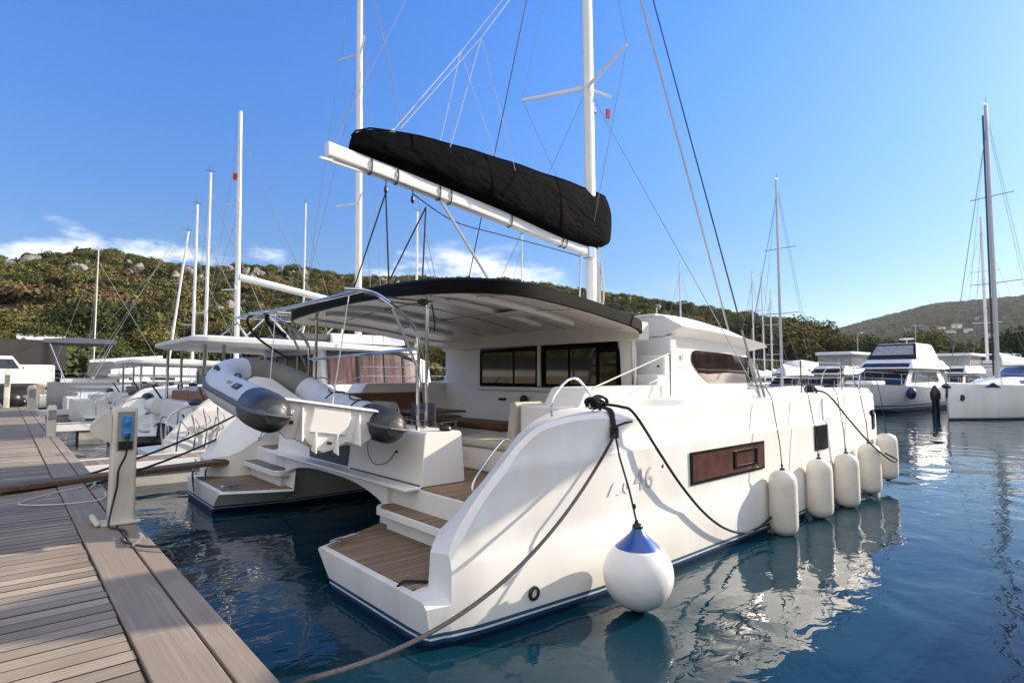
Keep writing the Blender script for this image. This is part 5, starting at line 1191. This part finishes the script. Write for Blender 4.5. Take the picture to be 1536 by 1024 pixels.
# ================================================================== SHORE, HILLS, TREES
def vnoise(x, y, s=0):
    xi, yi = math.floor(x), math.floor(y); fx, fy = x-xi, y-yi
    fx = fx*fx*(3-2*fx); fy = fy*fy*(3-2*fy)
    def h(a, b):
        n = (int(a)*374761393 + int(b)*668265263 + s*974711) & 0xffffffff
        n = ((n ^ (n >> 13))*1274126177) & 0xffffffff
        return ((n ^ (n >> 16)) & 0xffff)/65535.
    return lerp(lerp(h(xi,yi),h(xi+1,yi),fx), lerp(h(xi,yi+1),h(xi+1,yi+1),fx), fy)
def fbm(x, y, s=0): return sum(vnoise(x*2**k, y*2**k, s+k)*.5**k for k in range(4))/1.875
R0 = [(-180,170),(-60,170),(-20,150),(5,140),(15,125),(25,100),(50,95),(78,84),(88,68),(100,68),(130,90),(180,170)]
EL = [(-180,5.5),(-60,7),(-30,7.5),(-12,5.5),(0,2.4),(5,1.6),(14,1.7),(17.2,2.7),(19.6,3.9),(25.5,5.5),(29.6,6.1),(39.7,8.1),(45,8.9),(51.7,9.3),(62,9.4),(70,9.5),(77,9.3),(84,9.5),(90.6,8.5),(100,7.5),(130,6.5),(180,5.5)]
def ridge_r(az): return interp([(-180,300),(0,260),(20,230),(40,235),(60,240),(90,215),(180,300)], az)
def terr(az, r):
    r0 = interp(R0, az); r1 = ridge_r(az); H = 2.3 + math.tan(rad(interp(EL, az)))*r1 - 2.2
    if r < r0: return lerp(1.2, -2.5, min(1, (r0-r)/3.))
    s = (r-r0)/(r1-r0)
    h = 1.3 + (H-1.3)*(sstep(-.25, 1., s)-sstep(-.25,1.,0))/(1-sstep(-.25,1.,0)) if s < 1 else H*(1 - .5*sstep(1, 2.6, s))
    x, y = r*math.cos(rad(az)), r*math.sin(rad(az))
    return h + (fbm(x*.05, y*.05, 5)-.5)*min(1, s*4)*min(6, H*.22) * (1 if s < .9 else .5)
m = MB(); AZ = [(-180+3*i) for i in range(54)] + [(-18+.75*i) for i in range(161)] + [(102.75+3*i) for i in range(26)]
AZ = [a for a in AZ if a < 180]; S = [-.04,-.015,0,.02,.05,.09,.13,.18,.24,.3,.37,.44,.51,.58,.65,.72,.79,.86,.93,1.,1.1,1.3,1.7,2.4]
vs = []; fs = []
for a in AZ:
    r0 = interp(R0, a); r1 = ridge_r(a)
    for s in S:
        r = r0+(r1-r0)*s; vs.append((r*math.cos(rad(a)), r*math.sin(rad(a)), terr(a, r)))
nS = len(S)
for i in range(len(AZ)):
    j = (i+1) % len(AZ)
    for k in range(nS-1): fs.append((i*nS+k, j*nS+k, j*nS+k+1, i*nS+k+1))
m.add(vs, fs)
def ground_mat(name, c1, c2, c3, sc1=.06):
    mt = M_(name, c1, .95); nt = mt.node_tree; N = nt.nodes; L = nt.links; b = N['Principled BSDF']
    tc = N.new('ShaderNodeTexCoord'); t = N.new('ShaderNodeTexNoise'); t.inputs['Scale'].default_value = sc1; t.inputs['Detail'].default_value = 9; t.inputs['Roughness'].default_value = .7
    L.new(tc.outputs['Object'], t.inputs['Vector']); r = N.new('ShaderNodeValToRGB'); e = r.color_ramp.elements
    e[0].position = .38; e[0].color = (*c1,1); e[1].position = .52; e[1].color = (*c2,1); x = e.new(.62); x.color = (*c3,1)
    L.new(t.outputs['Fac'], r.inputs['Fac']); L.new(r.outputs['Color'], b.inputs['Base Color'])
    bp = N.new('ShaderNodeBump'); bp.inputs['Strength'].default_value = 1.; bp.inputs['Distance'].default_value = 1.2; t2 = N.new('ShaderNodeTexNoise'); t2.inputs['Scale'].default_value = sc1*6; t2.inputs['Detail'].default_value = 6
    L.new(tc.outputs['Object'], t2.inputs['Vector']); L.new(t2.outputs['Fac'], bp.inputs['Height']); L.new(bp.outputs['Normal'], b.inputs['Normal']); return mt
tag(m.build('hillside', ground_mat('hill_ground', (.055,.06,.025), (.12,.09,.05), (.24,.19,.12)), smooth=60), kind='structure')

# far ridge across the bay
FEL = [(-60,3.2),(-30,4.6),(-10,5.4),(0,5.9),(6.5,5.95),(9.9,5.85),(12,5.8),(14.7,5.2),(17.2,4.5),(19.6,3.9),(24,2.6),(30,1.)]
def fter(az, r):
    H = 2.3 + math.tan(rad(interp(FEL, az)))*1700 - 6
    s = (r-650)/1050.
    x, y = r*math.cos(rad(az)), r*math.sin(rad(az))
    h = H*sstep(-.15, 1.05, s)*(1 if s < 1.02 else 1-.3*(s-1.02)) 
    return h + (fbm(x*.006, y*.006, 9)-.5)*28*min(1, max(0,s)*3)*(.35 if s > .85 else 1)
m = MB(); vs = []; fs = []; FA = [-60+1.2*i for i in range(79)]; FS = [0,.06,.12,.2,.28,.36,.44,.52,.6,.68,.76,.84,.92,1.,1.15,1.4]
for a in FA:
    for s in FS:
        r = 650+1050*s; vs.append((r*math.cos(rad(a)), r*math.sin(rad(a)), fter(a, r) - (8 if s == 0 else 0)))
for i in range(len(FA)-1):
    for k in range(len(FS)-1): fs.append((i*len(FS)+k, (i+1)*len(FS)+k, (i+1)*len(FS)+k+1, i*len(FS)+k+1))
m.add(vs, fs)
tag(m.build('far_hill', ground_mat('far_hill_ground', (.045,.05,.03), (.075,.066,.045), (.13,.11,.08), .012), smooth=60), kind='structure')

# foliage materials and leaf-clump crowns
def leaf_mat(name, c, c2):
    mt = M_(name, c, .9, spec=.06); nt = mt.node_tree; N = nt.nodes; L = nt.links; b = N['Principled BSDF']
    oi = N.new('ShaderNodeObjectInfo'); ge = N.new('ShaderNodeNewGeometry'); ad = N.new('ShaderNodeMath'); ad.operation = 'MULTIPLY_ADD'; ad.inputs[1].default_value = .5
    L.new(ge.outputs['Random Per Island'], ad.inputs[0])
    m5 = N.new('ShaderNodeMath'); m5.operation = 'MULTIPLY'; m5.inputs[1].default_value = .55; L.new(oi.outputs['Random'], m5.inputs[0]); L.new(m5.outputs[0], ad.inputs[2])
    r = N.new('ShaderNodeValToRGB'); r.color_ramp.elements[0].color = (*c2,1); r.color_ramp.elements[1].color = (*c,1); L.new(ad.outputs[0], r.inputs['Fac']); L.new(r.outputs['Color'], b.inputs['Base Color'])
    return mt
LEAF = [leaf_mat('olive_leaves', (.21,.185,.06), (.08,.078,.028)), leaf_mat('dark_leaves', (.075,.088,.028), (.024,.032,.012)), leaf_mat('green_leaves', (.15,.155,.045), (.05,.06,.02)), leaf_mat('rusty_leaves', (.22,.15,.07), (.10,.07,.035))]
def crown_mb(seed, n=260, h=1., lobes=7, leaf=.13, flat=.75):
    rr = random.Random(seed); m = MB()
    L_ = [(Vector((rr.uniform(-.5,.5), rr.uniform(-.5,.5), rr.uniform(.25,.8)*h)), rr.uniform(.28,.48)) for _ in range(lobes)]
    for i in range(n):
        c, r_ = L_[i % lobes]
        v = Vector((rr.gauss(0,1), rr.gauss(0,1), rr.gauss(0,1))).normalized()
        if v.z < -.5: v.z *= -.3
        p = c + Vector((v.x*r_, v.y*r_, v.z*r_*flat))*rr.uniform(.72, 1.06)
        nrm = (v + Vector((rr.uniform(-.8,.8), rr.uniform(-.8,.8), rr.uniform(-.5,.9)))).normalized()
        u = nrm.orthogonal().normalized(); a = rr.uniform(0, 6.28); q = Matrix.Rotation(a, 3, nrm); u = q @ u; w_ = nrm.cross(u)
        s = leaf*rr.uniform(.6,1.5); k = rr.uniform(.5,1.)
        m.add([p-u*s-w_*s*k*.4, p+u*s*.2-w_*s*k, p+u*s+w_*s*.1, p+u*s*.1+w_*s*k, p-u*s*.7+w_*s*k*.6], [(0,1,2,3,4)])
    return m
PC = bpy.data.collections.new('bush_kinds')
def proto(seed, mat, **k):
    m = crown_mb(seed, **k); o = m.build('bush_kind', mat, smooth=0); COL.objects.unlink(o); PC.objects.link(o); return o
for i in range(9): proto(20+i, LEAF[(0,1,2,1,0,2,2,3,0)[i]], n=1250, leaf=.058, flat=.85, lobes=10)
def scatter(name, pts, kind='stuff', label=None, cat_=None):
    """one object: a cloud of points that carries instanced bushes"""
    me = bpy.data.meshes.new(name); me.from_pydata([p[:3] for p in pts], [], [])
    at = me.attributes.new('bsize', 'FLOAT', 'POINT'); at.data.foreach_set('value', [p[3] for p in pts])
    at2 = me.attributes.new('brot', 'FLOAT_VECTOR', 'POINT'); at2.data.foreach_set('vector', [c for p in pts for c in (R.uniform(-.15,.15), R.uniform(-.15,.15), R.uniform(0,6.28))])
    o = bpy.data.objects.new(name, me); COL.objects.link(o)
    g = bpy.data.node_groups.new(name+'_nodes', 'GeometryNodeTree')
    g.interface.new_socket('Geometry', in_out='INPUT', socket_type='NodeSocketGeometry'); g.interface.new_socket('Geometry', in_out='OUTPUT', socket_type='NodeSocketGeometry')
    n = g.nodes; i = n.new('NodeGroupInput'); ou = n.new('NodeGroupOutput'); ip = n.new('GeometryNodeInstanceOnPoints'); ci = n.new('GeometryNodeCollectionInfo')
    ci.inputs['Collection'].default_value = PC; ci.inputs['Separate Children'].default_value = True; ci.inputs['Reset Children'].default_value = True
    ip.inputs['Pick Instance'].default_value = True
    a = n.new('GeometryNodeInputNamedAttribute'); a.data_type = 'FLOAT'; a.inputs['Name'].default_value = 'bsize'
    b = n.new('GeometryNodeInputNamedAttribute'); b.data_type = 'FLOAT_VECTOR'; b.inputs['Name'].default_value = 'brot'
    l = g.links; l.new(i.outputs[0], ip.inputs['Points']); l.new(ci.outputs[0], ip.inputs['Instance']); l.new(a.outputs[0], ip.inputs['Scale']); l.new(b.outputs[0], ip.inputs['Rotation']); l.new(ip.outputs[0], ou.inputs[0])
    md = o.modifiers.new('scatter', 'NODES'); md.node_group = g
    return tag(o, label, cat_, None, kind)
pts = []
while len(pts) < 5600:
    az = R.uniform(-6, 101); s = R.random()**.8; r0 = interp(R0, az); r1 = ridge_r(az); r = r0+(r1-r0)*(.015+s*1.02)
    x, y = r*math.cos(rad(az)), r*math.sin(rad(az))
    dens = fbm(x*.035, y*.035, 31)
    if 17 < az < 27 and .35 < s < .75 and R.random() < .8: continue
    if az > 60 and s > .55 and R.random() < .45*sstep(.40,.6,dens): continue
    if dens > .62 and R.random() < .7: continue
    big = R.uniform(1.5, 3.2) * (1.35 if s < .3 else 1.) * (1.2 if R.random() < .1 else 1)
    if az < 15: big *= 1.7
    pts.append((x, y, terr(az, r)-.25*big, big))
scatter('hillside_scrub', pts)
pts = []
while len(pts) < 1500:
    az = R.uniform(103, 352); 
    if az > 180: az -= 360
    if -6 < az < 101: continue
    r0 = interp(R0, az); r1 = ridge_r(az); r = r0+(r1-r0)*R.uniform(.02,1.02); x, y = r*math.cos(rad(az)), r*math.sin(rad(az))
    big = R.uniform(4, 7); pts.append((x, y, terr(az, r)-.3*big, big))
scatter('woods_behind', pts)
pts = []
while len(pts) < 9000:
    az = R.uniform(-8, 22); s = R.random(); r = 650+1050*(s*1.0+.02); x, y = r*math.cos(rad(az)), r*math.sin(rad(az))
    if fbm(x*.012, y*.012, 77) > .60 and R.random() < .75: continue
    big = R.uniform(4, 8.5); pts.append((x, y, fter(az, r)-.3*big, big))
scatter('far_woods', pts)

# trees one can tell apart along the foot of the hill
CR = [crown_mb(60+i, n=4600, lobes=16, leaf=.031, flat=.9) for i in range(4)]
def tree(x, y, z, s, k, label, group):
    t = thing('tree', label, 'tree', (x, y, z), group, R.uniform(0, 6.28))
    return t
tp = []
for i in range(4):
    t = thing('tree', '', 'tree', (0,0,0), 'trees along the foot of the hill')
    mt = LEAF[(1,2,1,0)[i]]
    me_ = MB(); me_.v = [(a, b, c+.35) for a, b, c in CR[i].v]; me_.f = CR[i].f; me_.m = CR[i].m
    me_.build('crown', mt, t, smooth=0, local=True)
    b = MB(); b.tube([(0,0,-.1),(.01,.01,.2),(.03,-.02,.5),(.02,.0,.8)], [.06,.05,.04,.02], 8)
    for q in range(5): aa = q*1.26; b.tube([(.02,0,.35+.05*q),(.16*math.cos(aa),.16*math.sin(aa),.55+.05*q),(.34*math.cos(aa),.34*math.sin(aa),.75+.04*q)], [.028,.02,.008], 6)
    b.build('trunk', BARK, t, local=True); tp.append(t)
LBL = ['dense dark green tree with a broad crown at the foot of the hill', 'mid green bushy tree at the foot of the hill', 'tall very dark tree with a ragged crown near the shore', 'pale olive tree standing among darker ones near the shore']
first = [True]*4
spots = []
for az in [89,87.5,86,84.6,83.2,82,80.4,79,77.2,75.5,73.5,71,68,64,60,56,52,48,44,40,36.5,33,30.5]: spots.append((az, R.uniform(.03,.12), R.uniform(3.4,5.0)))
for az in [27.5,25,22.8,21.2,20.2,19.2,18.4,17.6,16.6,15.2,13.8,12.6,11.5,10.4,9.3,8.2,7.2,6.2,5.2,4.1]: spots.append((az, R.uniform(.02,.2), R.uniform(4.5,7.2)*(1. if az > 17 else 1.05)))
for i, (az, s, h) in enumerate(spots):
    k = R.randrange(4); r0 = interp(R0, az); r1 = ridge_r(az); r = r0+(r1-r0)*s
    if first[k]: o = tp[k]; first[k] = False
    else: o = copy_tree(tp[k])
    o['label'] = LBL[k]; x, y = r*math.cos(rad(az)), r*math.sin(rad(az))
    o.location = (x, y, terr(az, r)-.1); o.rotation_euler = (0, 0, R.uniform(0,6.28)); o.scale = (h*R.uniform(.9,1.15), h*R.uniform(.9,1.15), h)
# boulders on the slope
def hit(px, py):
    """walk out along a line of sight until it meets the slope"""
    u = (px-768)/860.; v = (512-py)/860.
    rt = Vector((math.sin(A), -math.cos(A), 0)); f_ = fw*math.cos(PITCH)+Vector((0,0,math.sin(PITCH))); up = -fw*math.sin(PITCH)+Vector((0,0,math.cos(PITCH)))
    dd = (f_+rt*u+up*v); az = math.degrees(math.atan2(dd.y, dd.x)); hl = math.hypot(dd.x, dd.y); r = interp(R0, az)
    while r < 300:
        if terr(az, r) > 2.3 + dd.z/hl*r: break
        r += .5
    return Vector((dd.x/hl*r, dd.y/hl*r, terr(az, r)))
def rock_mb(seed):
    rr = random.Random(seed); bm = bmesh.new(); bmesh.ops.create_icosphere(bm, subdivisions=4, radius=1)
    pl = [(Vector((rr.gauss(0,1),rr.gauss(0,1),rr.gauss(0,1))).normalized(), rr.uniform(.38,.80)) for _ in range(11)]
    for v in bm.verts:
        for n_, d_ in pl:
            e = v.co.dot(n_)-d_
            if e > 0: v.co -= n_*e*.9
        v.co *= 1 + (fbm(v.co.x*2+seed, v.co.y*2+v.co.z*1.7, seed)-.5)*.55
    m = MB(); m.add([v.co.copy() for v in bm.verts], [tuple(v.index for v in f.verts) for f in bm.faces]); bm.free(); return m
protor = [rock_mb(i+1).build('boulder', ROCK, smooth=28, local=True) for i in range(3)]
usedr = [False]*3
for i, (px, py, sx, sz) in enumerate([(12,398,3.6,1.5),(50,396,5.4,2.1),(40,416,3.6,1.5),(52,422,2.8,1.0),(140,399,3.0,1.5),(166,414,3.8,1.6),(196,394,5.6,2.3),(186,428,2.6,1.3),(206,428,3.2,1.5),(45,428,2.4,1.),(452,418,4.6,1.6),(470,420,3.6,1.5),(100,402,2.6,1.0),(250,474,2.4,1.2)]):
    k = i % 3; o = protor[k] if not usedr[k] else protor[k].copy()
    if usedr[k]: COL.objects.link(o)
    usedr[k] = True
    p = hit(px, py); o.location = p + Vector((-p.x, -p.y, 0)).normalized()*1.6 + Vector((0,0,-.5)); o.scale = (sx*.5, sx*.5, sz*.75); o.rotation_euler = (R.uniform(-.2,.2), R.uniform(-.2,.2), R.uniform(0,6.28))
    tag(o, 'pale grey boulder sticking out of the scrub on the left hillside' if px < 300 else 'pale rock outcrop on the hillside behind the boom', 'boulder', 'boulders on the left hillside' if px < 300 else 'rock outcrops behind the boom')

# small stones scattered over the upper slope
PB = bpy.data.collections.new('stone_kinds')
for i in range(3):
    o = rock_mb(11+i).build('stone_kind', ROCK, smooth=28); COL.objects.unlink(o); PB.objects.link(o)
keep = PC; PC = PB; pts = []
while len(pts) < 300:
    az = R.uniform(55, 98) if R.random() < .75 else R.uniform(18, 50); s = R.uniform(.3, 1.0); r0 = interp(R0, az); r1 = ridge_r(az); r = r0+(r1-r0)*s
    x, y = r*math.cos(rad(az)), r*math.sin(rad(az))
    if fbm(x*.06, y*.06, 51) < .52: continue
    k = R.uniform(.5, 1.7)*(1.3 if R.random() < .15 else 1); pts.append((x, y, terr(az, r)+1.0+.2*k, k))
scatter('hillside_stones', pts); PC = keep

# thin air that fades the far ridge
m = MB(); m.box((-2400,-2400,-3.5),(2400,2400,240)); hzb = m.build('haze', None, smooth=0)
hzb.data.materials.clear(); hm = bpy.data.materials.new('thin_haze'); hm.use_nodes = True; hn = hm.node_tree; hn.nodes.remove(hn.nodes['Principled BSDF'])
pv = hn.nodes.new('ShaderNodeVolumePrincipled'); pv.inputs['Color'].default_value = (.85,.9,1,1); pv.inputs['Density'].default_value = .00008; pv.inputs['Anisotropy'].default_value = .2
hn.links.new(pv.outputs[0], hn.nodes['Material Output'].inputs['Volume']); hzb.data.materials.append(hm); tag(hzb, kind='stuff')

# quay, fence, wall and small boats at the far end of the dock
m = MB(); m.box((-60, 61, -1), (3.2, 74, 1.15)); tag(m.build('quay', CONC, smooth=0), kind='structure')
m = MB(); m.box((-58, 61.1, 1.15), (2.6, 61.7, 2.25)); 
m.box((-58, 61.08, 2.25), (2.6, 61.75, 2.35)); tag(m.build('quay_wall', OCHRE, smooth=0), 'low ochre stone wall on the quay at the end of the dock', 'wall')
m = MB(); m.box((-58, 63.5, 1.15), (1.5, 63.9, 3.25)); tag(m.build('boundary_wall', WHITEW, smooth=0), 'long white wall below the dark screen fence', 'wall')
fe = thing('screen_fence', 'dark fabric screen fence along the shore below the trees', 'fence', (-20, 64.5, 1.1))
m = MB(); m.box((-60, 64.3, 2.9), (4.1, 64.36, 5.5)); m.build('screen', FENCE, fe, smooth=0)
for i in range(24):
    m = MB(); m.tube([(-56+2.6*i, 64.42, 1.1), (-56+2.6*i, 64.42, 5.55)], .05, 6); m.build('post', STEEL, fe)
def small_boat(x, y, z, label, s=1.):
    t = thing('small_motorboat', label, 'motorboat', (x, y, z), 'small motorboats at the end of the dock', rad(20))
    m = MB(); m.loft([[(q*s*4.5-2.2*s, k*.85*s, .75*s),(q*s*4.5-2.2*s, k*.7*s, .2*s),(q*s*4.5-2.2*s, 0, 0),(q*s*4.5-2.2*s,-k*.7*s,.2*s),(q*s*4.5-2.2*s,-k*.85*s,.75*s)] for q, k in ((0,.9),(.4,1),(.7,.85),(.9,.45),(1,.05))]); m.build('hull', GEL, t, local=True, smooth=40)
    m = MB(); m.loft([[(-.6*s,-.6*s,.75*s),(.9*s,-.5*s,.75*s),(.9*s,.5*s,.75*s),(-.6*s,.6*s,.75*s)],[(-.5*s,-.52*s,1.6*s),(.3*s,-.45*s,1.6*s),(.3*s,.45*s,1.6*s),(-.5*s,.52*s,1.6*s)]]); c = m.build('cabin', GEL, t, local=True, bevel=.05)
    m = MB(); m.box((-.62*s,-.5*s,.95*s),(-.57*s,.5*s,1.45*s)); m.loft([[(-.4*s,-.585*s,.95*s),(.6*s,-.52*s,.95*s),(.3*s,-.49*s,1.45*s),(-.4*s,-.55*s,1.45*s)],[(-.4*s,-.5*s,.95*s),(.6*s,-.45*s,.95*s),(.3*s,-.42*s,1.45*s),(-.4*s,-.45*s,1.45*s)]]); m.build('window', GLASS, c, local=True)
    m = MB(); m.tube([(-.5*s,-.5*s,1.6*s),(-.5*s,-.5*s,2.0*s),(-.5*s,.5*s,2.0*s),(-.5*s,.5*s,1.6*s)], .03*s, 6); m.build('rail', SS, t, local=True)
small_boat(-.2, 59.3, 1.5, 'small white motorboat with a dark window at the end of the dock', 1.5)
small_boat(-4.6, 60.0, 1.5, 'small white motorboat at the far left edge beside the other one', 1.3)
t = thing('white_van', 'white van parked against the wall past the end of the dock', 'van', (2.0, 62.4, 1.15))
m = MB(); m.prism(rounded([(-.6,1.5),(3.2,1.5),(3.2,3.3),(.6,3.3),(-.1,2.4),(-.6,2.2)], .2, 3), 'y', 61.8, 63.4); m.build('body', WHITEC, t, bevel=.05)
m = MB(); m.prism([(.05,2.45),(.62,3.1),(1.2,3.1),(1.2,2.45)], 'y', 61.78, 61.82); m.build('window', GLASS, t)
for x in (.1, 2.5):
    m = MB(); m.lathe([(.05,-.1),(.32,-.09),(.32,.09),(.05,.1)], (x, 61.85, 1.48), 14, Matrix.Rotation(rad(90),4,'X')); m.build('wheel', BLKP, t)
for i, (x, y, s, lb) in enumerate(((.35, 40.5, 1., 'black bagged bundle on the dock planks at the far end'), (-1.0, 42, 1.2, 'second black bundle beside a white crate at the far left of the dock'))):
    m = MB(); m.ell((x, y, DZ+.42*s), (.5*s,.45*s,.45*s), 12, 8); m.ell((x+.4*s, y+.1, DZ+.25*s), (.3*s,.3*s,.27*s), 10, 6); tag(m.build('black_bundle', BLKP, smooth=60), lb, 'bundle', 'black bundles on the dock')
t = thing('white_house', 'small white house with a tiled roof half hidden among the trees on the left', 'house', (3.8, 78, 5.0))
m = MB(); m.box((1.0,76,3.5),(4.6,81,6.0)); m.build('wall', WHITEW, t)
m = MB(); m.prism([(75.6,6.0),(81.4,6.0),(78.5,6.8)], 'x', .8, 4.8); m.build('roof', WHITEW, t, smooth=0)
for x in (1.5, 3.3):
    m = MB(); m.box((x,75.95,4.9),(x+.7,76.02,5.7)); m.build('window', GLASS, t)
# houses scattered over the far slope
hp_ = None
for i, (az, s, lb) in enumerate(((11.6,.34,'white house with a red roof at the left of the far hillside village'),(11.0,.30,'pale house low in the far hillside village'),(10.6,.36,'white house in the middle of the far hillside village'),(9.9,.31,'pale house at the right of the far hillside village'),(8.6,.26,'lone white house low on the far slope'),(7.2,.22,'pale house on the far slope near the right edge'))):
    r = 650+1050*s; x, y = r*math.cos(rad(az)), r*math.sin(rad(az)); z = fter(az, r)
    t = thing('hill_house', lb, 'house', (x, y, z), 'houses on the far hillside', rad(R.uniform(0,90)))
    w1, d1, h1 = R.uniform(3.5,6), R.uniform(3.5,5), R.uniform(6,8)
    m = MB(); m.box((-w1,-d1,-4),(w1,d1,h1)); m.build('wall', WHITEW, t, local=True)
    m = MB(); m.prism([(-d1-.8,h1),(d1+.8,h1),(0,h1+1.8)], 'x', -w1-.8, w1+.8); m.build('roof', TILE, t, local=True, smooth=0)
# lamp posts and the far breakwater
for px, dd, lb in ((1287, 80, 'thin lamp post standing among trees left of the flybridge motor yacht'),):
    tt = (px-768)/860; x = dd*(math.cos(A)+tt*math.sin(A)); y = dd*(math.sin(A)-tt*math.cos(A))
    t = thing('lamp_post', lb, 'lamp post', (x, y, 1)); m = MB(); m.tube([(x,y,.5),(x,y,7.8),(x+.3,y,8.3),(x+.8,y-.2,8.5)], .08, 7); m.build('pole', STEEL, t); m = MB(); m.ell((x+1.0,y-.25,8.48),(.35,.15,.08),10,6); m.build('lamp_head', GELG, t)
m = MB(); m.box((48, -40, -.5), (100, 3, .55)); m.box((70, 3, -.5), (74, 40, .55)); tag(m.build('far_dock', CONC, smooth=0), 'low grey pontoon behind the boats across the harbour', 'dock')
